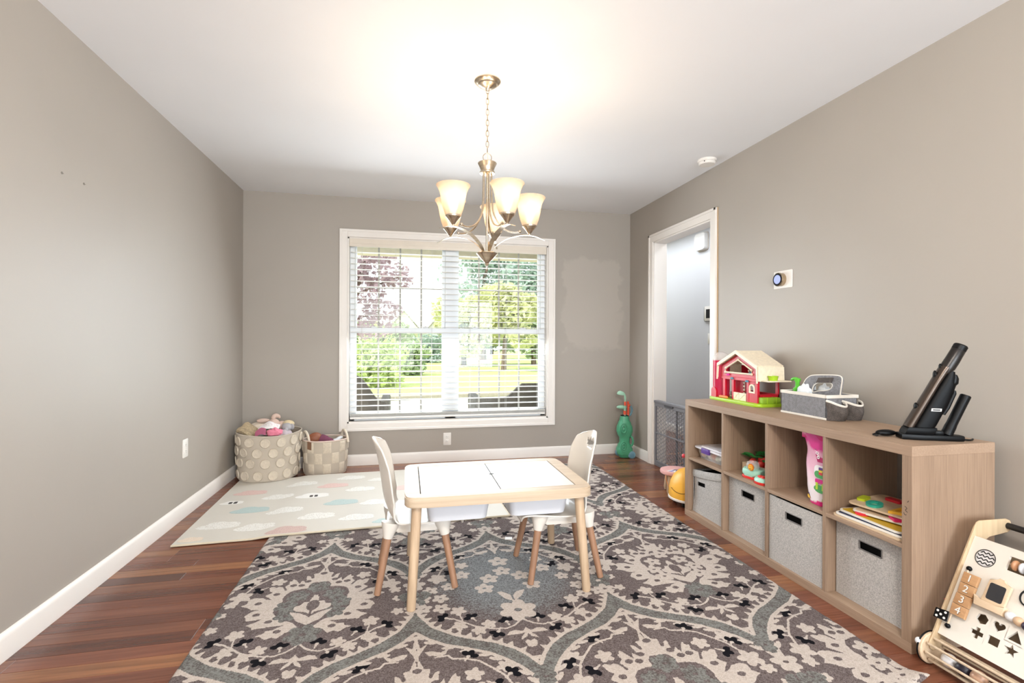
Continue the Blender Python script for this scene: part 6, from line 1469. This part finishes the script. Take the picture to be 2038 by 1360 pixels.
g = G(); g.box(-.028, .028, .10, .24, .560, .580, .003); obj('latch_slot', g, m_gate2, gt_)
for s in (-1, 1):
    for z in (.02, .56): g = G(); g.box(-.016, .016, s * (gy + .0125) - .0125, s * (gy + .0125) + .0125, z, z + .035, .003); obj('pressure_foot', g, m_gate2, gt_)
g = G(); g.box(-.020, .020, -gy, gy, 0, .022, .003); obj('bottom_rail', g, m_gate, gt_, smooth=20)

# ------------------------------------------------------------------ ride-on toy, stool and string by the far end of the shelf
ro_ = thing('ride_on_toy', 'yellow dome-shaped ride-on toy with a smile on castors', 'ride-on toy', (1.955, 3.108, 0))
m_yel = M('marigold_vinyl', 'EDB040', .38, var=.03)
g = G(); g.lathe([(.150, .058), (.152, .075), (.150, .11), (.140, .155), (.118, .200), (.085, .232), (.045, .250), (0, .256)], 40); obj('dome_body', g, m_yel, ro_, smooth=60)
g = G(); g.lathe([(0, .040), (.150, .040), (.155, .044), (.155, .054), (.150, .058), (0, .058)], 40); obj('base_board', g, M('white_board_paint', 'DAD4CC', .5), ro_, smooth=40)
g = G(); g.tube(smoothpath([(.1515 * math.cos(a), .1515 * math.sin(a), .125 - .022 * math.sin(PI * (a - R(178)) / R(62)) if R(178) <= a <= R(240) else .125) for a in np.linspace(R(178), R(240), 9)], 3), .0016, 6); obj('smile_line', g, m_dark, ro_)
for k in range(5):
    a = R(215 + 72 * k); c = (.11 * math.cos(a), .11 * math.sin(a), .018)
    g = G(); g.ball(c, (.018, .018, .018), 14, 10); g.lathe([(.006, .018), (.006, .042)], 8, (c[0], c[1], 0)); obj('castor', g, m_blk2, ro_, smooth=60)
pt = thing('toy_push_post', 'white toy post with a wooden bar ending in a red knob', 'toy handle', (1.868, 2.962, 0))
g = G(); g.box(-.014, .014, -.010, .010, 0, .352, .003); obj('post', g, M('white_post_paint', 'DDD8D0', .5), pt)
g = G(); g.tube([(-.048, .014, .372), (.075, -.012, .345)], .0085, 12); obj('wooden_bar', g, m_pine, pt)
g = G(); g.ball((-.052, .015, .373), (.013, .012, .014), 14, 10); obj('red_knob', g, M('knob_red', 'D8434F', .4), pt, smooth=60)
sl = thing('kids_stool', 'low pink toy stool with tapered wooden legs behind the ride-on toy', 'stool', (2.005, 3.385, 0))
g = G(); g.lathe([(0, .140), (.112, .140), (.119, .145), (.121, .158), (.117, .167), (.104, .170), (0, .170)], 36); obj('seat', g, M('dusty_pink', 'D9A5A0', .6, var=.04), sl, smooth=40)
for k in range(6): g = G(); a = R(200 + 14 * k); g.prism([(.02, -.006), (.10, -.010), (.10, .010), (.02, .006)], .170, .1715, F=lambda p: Vector((p.x * math.cos(a) - p.y * math.sin(a), p.x * math.sin(a) + p.y * math.cos(a), p.z))); obj('printed_stripe', g, M('lilac_print', 'A79AC8', .5) if k % 2 else M('white_print', 'E6E0DC', .5), sl)
for k in range(4):
    a = R(205 + 90 * k); g = G(); g.tube([(.075 * math.cos(a), .075 * math.sin(a), .142), (.080 * math.cos(a), .080 * math.sin(a), .08), (.086 * math.cos(a), .086 * math.sin(a), .02), (.087 * math.cos(a), .087 * math.sin(a), .0)], [.017, .021, .022, .016], 16); obj('leg', g, m_pine_v, sl, smooth=50)
sg_ = thing('pull_string', 'orange pull string looping down from the pink stool', 'string', (1.895, 3.305, .0))
g = G(); g.tube(smoothpath([(-.008, .03, .142), (-.016, .01, .12), (-.010, -.02, .07), (.0, -.06, .02), (.03, -.10, .004), (.05, -.12, .003)], 6), .0022, 6); obj('string', g, M('orange_string', 'D88A4C', .8), sg_)

# ------------------------------------------------------------------ wooden activity walker at the right edge
wk = thing('activity_walker', 'wooden activity board walker with number tiles and shape holes by the shelf', 'activity toy', (1.833, 1.38, 0))
m_plyv = WOOD('birch_ply_edge', 'B79C7A', 'CDB592', .55, axis=2, fine=70)
TV = Vector((.166, 0, .329)).normalized(); SV = Vector((0, -1, 0)); NV = SV.cross(TV).normalized()
if NV.x > 0: NV = -NV
PB = Vector((0, 0, .114)); WW = .36
def pp3(s, t, h=0.0): return PB + SV * s + TV * t + NV * h
def pplate(name, mat, pts, h0, h1, parent=None, bev=0):
    g = G(); g.prism(pts, h0, h1, bev=bev, F=lambda p: pp3(p.x, p.y, p.z)); return obj(name, g, mat, parent or wk, smooth=25)
def holed(outer, holes_grid): pass
m_panel = M('white_walker_panel', 'DCD5CA', .5, var=.03, scale=6)
# the face panel is a grid of cells with the shape holes left open (each hole is a ring insert set into a square opening)
open_cells = {'hex': (.103, .111, .024), 'heart': (.150, .112, .024), 'plus': (.102, .062, .024), 'rect': (.149, .062, .024), 'tri': (.196, .105, .024), 'star': (.197, .060, .024), 'disc': (.052, .305, .036), 'slot': (.168, .318, .058)}
def shape(k, n=40):
    if k == 'hex': return [(.018 * math.cos(PI / 3 * i + .3), .018 * math.sin(PI / 3 * i + .3)) for i in range(6)]
    if k == 'heart': return [(.0011 * 16 * math.sin(t) ** 3, .0011 * (13 * math.cos(t) - 5 * math.cos(2 * t) - 2 * math.cos(3 * t) - math.cos(4 * t))) for t in np.linspace(0, 2 * PI, 25)[:-1]]
    if k == 'plus': a, b = .018, .0065; return [(-b, -a), (b, -a), (b, -b), (a, -b), (a, b), (b, b), (b, a), (-b, a), (-b, b), (-a, b), (-a, -b), (-b, -b)]
    if k == 'rect': return [(-.016, -.013), (.016, -.013), (.016, .013), (-.016, .013)]
    if k == 'tri': return [(-.020, -.015), (.020, -.015), (0, .020)]
    if k == 'star': return [((.020 if i % 2 == 0 else .009) * math.sin(PI * i / 5), (.020 if i % 2 == 0 else .009) * math.cos(PI * i / 5)) for i in range(10)]
    if k == 'disc': return [(.029 * math.cos(2 * PI * i / 32), .029 * math.sin(2 * PI * i / 32)) for i in range(32)]
    if k == 'slot': return [(-.054, -.024), (.054, -.024), (.054, .024), (-.054, .024)]
xs_ = sorted(set([0, WW] + [round(c[0] + s * c[2], 4) for c in open_cells.values() for s in (-1, 1)])); ys_ = sorted(set([0, .3685] + [round(c[1] + s * min(c[2], .036), 4) for c in open_cells.values() for s in (-1, 1)]))
g = G()
for h in (0.0, -.009):
    for i in range(len(xs_) - 1):
        for j in range(len(ys_) - 1):
            mx_, my_ = (xs_[i] + xs_[i + 1]) / 2, (ys_[j] + ys_[j + 1]) / 2
            if any(abs(mx_ - c[0]) < c[2] and abs(my_ - c[1]) < min(c[2], .036) for c in open_cells.values()): continue
            g.raw([pp3(xs_[i], ys_[j], h), pp3(xs_[i + 1], ys_[j], h), pp3(xs_[i + 1], ys_[j + 1], h), pp3(xs_[i], ys_[j + 1], h)], [[0, 1, 2, 3]])
for a, b in (((0, 0), (WW, 0)), ((WW, 0), (WW, .3685)), ((WW, .3685), (0, .3685)), ((0, .3685), (0, 0))): g.raw([pp3(*a, 0), pp3(*b, 0), pp3(*b, -.009), pp3(*a, -.009)], [[0, 1, 2, 3]])
bmesh.ops.remove_doubles(g.bm, verts=g.bm.verts[:], dist=.0002)
pn = obj('face_panel', g, m_panel, wk, smooth=0)
for k, (cx, cy, hs_) in open_cells.items():
    sp_ = shape(k); hx, hy = hs_, min(hs_, .036)
    # sample both outlines by angle so the insert closes the square opening around the shape
    angs = sorted(set([math.atan2(p[1], p[0]) for p in sp_] + [math.atan2(sy * hy, sx * hx) for sx in (-1, 1) for sy in (-1, 1)]))
    def radius(a):
        d = Vector((math.cos(a), math.sin(a))); best = 0
        for p, q in zip(sp_, sp_[1:] + sp_[:1]):
            e = (q[0] - p[0], q[1] - p[1]); den = d.x * e[1] - d.y * e[0]
            if abs(den) < 1e-12: continue
            t = (p[0] * e[1] - p[1] * e[0]) / den; s = (p[0] * d.y - p[1] * d.x) / den
            if t > 0 and -1e-4 <= s <= 1 + 1e-4: best = max(best, t)
        return best or .01
    outer_ = []; inner_ = []
    for a in angs:
        d = (math.cos(a), math.sin(a)); ko = 1 / max(abs(d[0]) / hx, abs(d[1]) / hy); outer_.append((cx + d[0] * ko, cy + d[1] * ko)); rr_ = radius(a); inner_.append((cx + d[0] * rr_, cy + d[1] * rr_))
    g = G(); g.ring(outer_, inner_, -.009, 0.0, F=lambda p: pp3(p.x, p.y, p.z)); obj('panel_cutout', g, m_panel, pn, smooth=0)
pplate('back_board', M('walker_inner_ply', 'A08A70', .6), [(0.004, 0.004), (WW - .004, .004), (WW - .004, .364), (.004, .364)], -.055, -.050)
# side plates with an arm for the handle
def side(y0, y1):
    out = [(-.030, .060), (-.034, .085), (-.016, .116), (.168, .475), (.176, .488), (.190, .494), (.315, .492), (.335, .484), (.345, .465), (.338, .448), (.320, .440), (.235, .436), (.215, .425), (.055, .115), (.035, .075), (.012, .055), (-.015, .050)]
    g = G(); g.prism(out, y0, y1, bev=.003, F=lambda p: Vector((p.x, p.z, p.y))); return obj('side_plate', g, m_plyv, wk, smooth=30)
side(.001, .0060); side(-WW - .006, -WW - .001)
g = G(); g.tube([(.322, .004, .466), (.322, -WW - .004, .466)], .0115, 16); obj('handle_bar', g, M('black_handle', '121113', .45), wk)
# ball drum at the foot
DC = Vector((-.012, 0, .056))
for y0, y1 in ((.006, .018), (-WW - .018, -WW - .006)):
    g = G(); g.lathe([(0, y0), (.052, y0), (.0545, y0 + .002), (.0545, y1 - .002), (.052, y1), (0, y1)], 32, (DC.x, 0, DC.z), rot=Matrix(((1, 0, 0), (0, 0, 1), (0, 1, 0)))); obj('drum_disc', g, m_ply, wk, smooth=30)
g = G(); g.tube([(DC.x + .055 * math.cos(2 * PI * k / 32), .0175, DC.z + .055 * math.sin(2 * PI * k / 32)) for k in range(32)], .0028, 8, closed=True); obj('drum_tyre', g, m_blk2, wk)
g = G(); g.ball((-.055, .022, .080), (.012, .010, .012), 14, 10); obj('wheel_cap', g, M('wheel_white', 'D8D6D6', .4), wk, smooth=60)
for a in (95, 140, 185, 230, 275, 320, 5, 50):
    c = DC + Vector((.040 * math.cos(R(a)), 0, .040 * math.sin(R(a)))); g = G(); g.tube([c, c + Vector((0, -WW, 0))], .0045, 10); obj('drum_rod', g, m_pine, wk)
for k, (c, s) in enumerate((('DAD7D6', .05), ('231E2A', .095), ('BE977C', .14), ('DAD7D6', .20), ('BE977C', .255))):
    g = G(); g.ball((DC.x - .004, -s, DC.z - .008), .0235, 18, 12); obj('drum_ball', g, M('ball_' + c, c, .35), wk, smooth=60)
# wavy disc
dz = pplate('wavy_disc', M('disc_white', 'D9D6D6', .5), [(.052 + p[0] * .96, .305 + p[1] * .96) for p in shape('disc')], -.006, -.002)
for r_ in (-.018, -.006, .006, .018):
    hw_ = math.sqrt(max(0, .026 ** 2 - r_ ** 2)); n_ = 14; g = G(); pts = [pp3(.052 - hw_ + 2 * hw_ * i / n_, .305 + r_ + .0028 * math.sin((-hw_ + 2 * hw_ * i / n_) * 420), -.0018) for i in range(n_ + 1)]; g.tube(smoothpath(pts, 3), .0017, 6); obj('wave_line', g, m_dark, dz)
g = G(); g.tube([pp3(.052 + .0295 * math.cos(2 * PI * k / 32), .305 + .0295 * math.sin(2 * PI * k / 32), .0) for k in range(32)], .0012, 6, closed=True); obj('disc_edge', g, m_dark, dz)
# bead slot
for k, c in enumerate(('B98762', 'D5D5D8', '2A1E38', 'B98762', 'D5D5D8')):
    g = G(); q = pp3(.130 + .020 * k, .318, -.012); g.ball(q, (.018, .0095, .018), 16, 12); obj('slot_bead', g, M('bead_' + c, c, .4), wk, smooth=60)
g = G(); g.tube([pp3(.113, .318, -.012), pp3(.224, .318, -.012)], .003, 8); obj('bead_rod', g, m_pine, wk)
# number tiles on a rod
m_tile = WOOD('caramel_tile', 'A97F58', 'BE946A', .5, axis=1, fine=80)
g = G(); g.tube([pp3(.025, .250, .010), pp3(.025, .035, .010)], .003, 8); obj('tile_rod', g, m_pine, wk)
for t in (.250, .038): g = G(); g.ball(pp3(.025, t, .008), .0085, 14, 10); obj('rod_knob', g, m_blk2, wk, smooth=60)
def textmesh(txt, size, ext):
    cu = bpy.data.curves.new('txt', 'FONT'); cu.body = txt; cu.size = size; cu.extrude = ext; cu.align_x = 'CENTER'; cu.align_y = 'CENTER'
    o = bpy.data.objects.new('txt', cu); COL.objects.link(o); dg = bpy.context.evaluated_depsgraph_get(); me = bpy.data.meshes.new_from_object(o.evaluated_get(dg)); bpy.data.objects.remove(o); return me
for k, tx in enumerate('1234'):
    tc_ = .216 - .0385 * k; q = pplate('number_tile', m_tile, [(.020 + .002 * (k % 2), tc_ - .0185), (.067, tc_ - .0185), (.067, tc_ + .0185), (.020, tc_ + .0185)], .006, .018, bev=.001)
    me = textmesh(tx, .034, .0012)
    for v in me.vertices: v.co = pp3(.043 + v.co.x, tc_ + v.co.y, .0186 + v.co.z)
    me.materials.clear(); obj('number', me, M('numeral_white', 'E6E1DA', .5), q, smooth=0)
    me2 = textmesh(tx, .037, .0004)
    for v in me2.vertices: v.co = pp3(.0437 + v.co.x, tc_ - .0006 + v.co.y, .0182 + v.co.z)
    me2.materials.clear(); obj('number_outline', me2, M('numeral_brown', '6E4C34', .6), q, smooth=0)  # slightly larger brown numeral behind the white one
# house-shaped chalkboard
hb_ = pplate('chalkboard_body', m_ply, [(.088, .168), (.152, .165), (.155, .243), (.135, .247), (.133, .256), (.118, .258), (.112, .248), (.093, .244)], .004, .014, bev=.002)
pplate('chalk_face', M('chalk_black', '2B2A2C', .85), rrect(.099, .144, .179, .235, .006), .0138, .0152, hb_)
pplate('chalk_tray', m_ply, [(.073, .176), (.090, .166), (.148, .166), (.162, .176), (.161, .146), (.081, .145)], .006, .026, bev=.002)
for k, (c, s) in enumerate((('DCDADA', .177), ('C4A484', .200), ('2A1E38', .223))): g = G(); g.ball(pp3(s, .157 - .004 * k, .014), .0145, 16, 12); obj('spinner_bead', g, M('bead_' + c, c, .4), wk, smooth=60)
g = G(); g.tube([pp3(.195 + .018 * math.cos(2 * PI * k / 28), .232 + .024 * math.sin(2 * PI * k / 28), .006) for k in range(28)], .0025, 8, closed=True); obj('black_ring', g, m_dark, wk, smooth=60)
dm = pplate('domino_tag', m_blk2, [(-.020, .045), (.023, .048), (.020, .084), (-.022, .078)], .0135, .0165, bev=.0005)
for s, t in ((-.012, .072), (.012, .076), (.0, .064), (-.011, .053), (.013, .056)): g = G(); g.lathe([(.0036, 0), (.0036, .0012)], 14); 
for s, t in ((-.012, .071), (.012, .075), (.0, .063), (-.011, .053), (.013, .056)): pplate('domino_dot', M('dot_white', 'E2E0DE', .5), [(s + .0040 * math.cos(2 * PI * k / 14), t + .0040 * math.sin(2 * PI * k / 14)) for k in range(14)], .0163, .0175, dm)
pplate('red_flag', M('flag_red', 'C8364A', .5), [(-.018, .118), (-.006, .112), (-.006, .124)], -.004, .002)

# ------------------------------------------------------------------ wall and ceiling fittings
m_plate = M('outlet_white', 'E8E3DC', .4, var=.01)
def fitting(name, label, cat, loc, Mx):
    t = thing(name, label, cat, loc); t.matrix_world = Matrix.Translation(loc) @ Mx; return t
WBK = Matrix(((1, 0, 0, 0), (0, 0, -1, 0), (0, 1, 0, 0), (0, 0, 0, 1)))          # local x right, y up, z out of the window wall
WLF = Matrix(((0, 0, 1, 0), (1, 0, 0, 0), (0, 1, 0, 0), (0, 0, 0, 1)))           # left wall, facing +x
WRT = Matrix(((0, 0, -1, 0), (-1, 0, 0, 0), (0, 1, 0, 0), (0, 0, 0, 1)))         # right wall, facing -x
def outlet(label, loc, Mx):
    t = fitting('wall_outlet', label, 'outlet', loc, Mx)
    g = G(); g.prism(rrect(-.036, .036, -.058, .058, .004), 0, .005, bev=.0015); obj('cover_plate', g, m_plate, t)
    for y in (-.020, .020):
        g = G(); g.prism(rrect(-.016, .016, y - .014, y + .014, .008), .004, .007, bev=.001); r_ = obj('receptacle', g, m_plate, t)
        for a, h in ((-.006, .004), (.006, .0032)): g = G(); g.box(a - .0009, a + .0009, y - h + .003, y + h + .003, .0065, .0074); obj('slot', g, m_dark, r_)
        g = G(); g.lathe([(.0020, .0065), (.0020, .0074)], 10, (0, y - .007, 0)); obj('ground_hole', g, m_dark, r_)
    g = G(); g.lathe([(.003, .005), (.003, .0062), (0, .0066)], 12); obj('screw', g, m_plate, t)
    return t
outlet('white outlet under the window', (.381, YB, .211), WBK)
outlet('white outlet low on the left wall', (XL, 3.542, .438), WLF)
th_ = fitting('thermostat', 'round silver thermostat with lit blue dial on a white plate', 'thermostat', (XR, 2.580, 1.517), WRT)
g = G(); g.prism(rrect(-.074, .074, -.053, .053, .005), 0, .004, bev=.001); obj('wall_plate', g, m_plate, th_)
g = G(); g.lathe([(.040, .004), (.040, .020), (.0415, .022), (.0415, .030), (.038, .033)], 40, (-.010, 0, 0), cap=False); obj('metal_ring', g, M('warm_steel', 'B9A78E', .25, metal=1.0), th_, smooth=40)
g = G(); g.lathe([(0, .0325), (.0375, .0325), (.038, .033), (.036, .0345), (0, .0345)], 40, (-.010, 0, 0)); dl_ = obj('black_bezel', g, m_dark, th_, smooth=40)
te = NT('lit_dial'); e_ = te.node('ShaderNodeEmission'); e_.inputs[0].default_value = (*lin('AEB8F0'), 1); e_.inputs[1].default_value = .95; te.link(e_.outputs[0], te.out.inputs[0])
g = G(); g.lathe([(0, .0346), (.027, .0346), (.027, .0352), (0, .0352)], 36, (-.010, 0, 0)); obj('lit_dial', g, te.m, dl_)
sm = thing('smoke_detector', 'round white smoke detector on the ceiling near the right wall', 'smoke detector', (2.100, 3.155, HC))
g = G(); g.lathe([(0, 0), (.064, 0), (.066, -.004), (.065, -.010), (.060, -.016), (.058, -.028), (.052, -.036), (0, -.038)], 36); obj('housing', g, m_plate, sm, smooth=40)
g = G(); g.lathe([(.0585, -.017), (.061, -.0185), (.0585, -.020)], 36, cap=False); obj('vent_groove', g, M('vent_grey', 'A9A29A', .6), sm)
g = G(); g.ball((-.045, -.037, -.024), .004, 10, 8); obj('indicator', g, m_dark, sm, smooth=60)
for i, (y, z) in enumerate(((2.376, 1.822), (2.518, 1.821))):
    s_ = fitting('wall_anchor', ('left', 'right')[i] + ' one of two small wall anchors left in the bare wall', 'wall anchor', (XL, y, z), WLF)
    g = G(); g.lathe([(.0055, 0), (.0055, .0012), (.0040, .0018), (.0030, .0012), (0, .0008)], 14); obj('anchor_ring', g, M('anchor_grey', '7A736A', .6), s_)
    g = G(); g.box(.004, .011, -.001, .001, 0, .001); obj('scratch', g, M('anchor_grey', '7A736A', .6), s_)
pz = tag(obj('paper_scrap', G().prism([(-.022, -.015), (.018, -.022), (.026, .012), (-.012, .020)], 0, .0012), M('paper_white', 'EDEBE8', .8)), 'small white scrap of paper on the rug behind the table', 'paper'); pz.location = (.571, 2.745, .0125)
# hallway fittings
cb_ = fitting('door_chime', 'white door chime box high on the hallway wall', 'door chime', (3.30, 5.10, 2.275), WRT)
g = G(); g.prism(rrect(-.02, .18, -.095, .095, .03, 6), 0, .055, bev=.012); obj('chime_cover', g, M('chime_white', 'E9E6E2', .5), cb_, smooth=40)
g = G(); g.prism(rrect(-.03, .19, -.105, .105, .04, 6), 0, .012, bev=.002); obj('chime_back', g, M('chime_beige', 'CFC6BC', .6), cb_, smooth=40)
cp_ = fitting('alarm_panel', 'dark-edged white alarm panel on the hallway wall', 'alarm panel', (3.30, 4.925, 1.452), WRT)
g = G(); g.prism(rrect(-.06, .16, -.085, .085, .015), 0, .014, bev=.003); obj('panel_back', g, m_gate2, cp_)
g = G(); g.prism(rrect(-.045, .16, -.080, .085, .012), .013, .020, bev=.002); obj('panel_face', g, m_plate, cp_)
g = G(); g.box(-.010, .13, -.05, .05, .0195, .0215); obj('screen', g, m_dark, cp_)
sw_ = fitting('light_switch', 'white light switch below the alarm panel', 'light switch', (3.30, 4.885, 1.175), WRT)
g = G(); g.prism(rrect(-.04, .075, -.058, .058, .004), 0, .005, bev=.0015); obj('cover_plate', g, m_plate, sw_)
g = G(); g.box(-.012, .012, -.026, .026, .004, .010, .001); obj('rocker', g, m_plate, sw_)
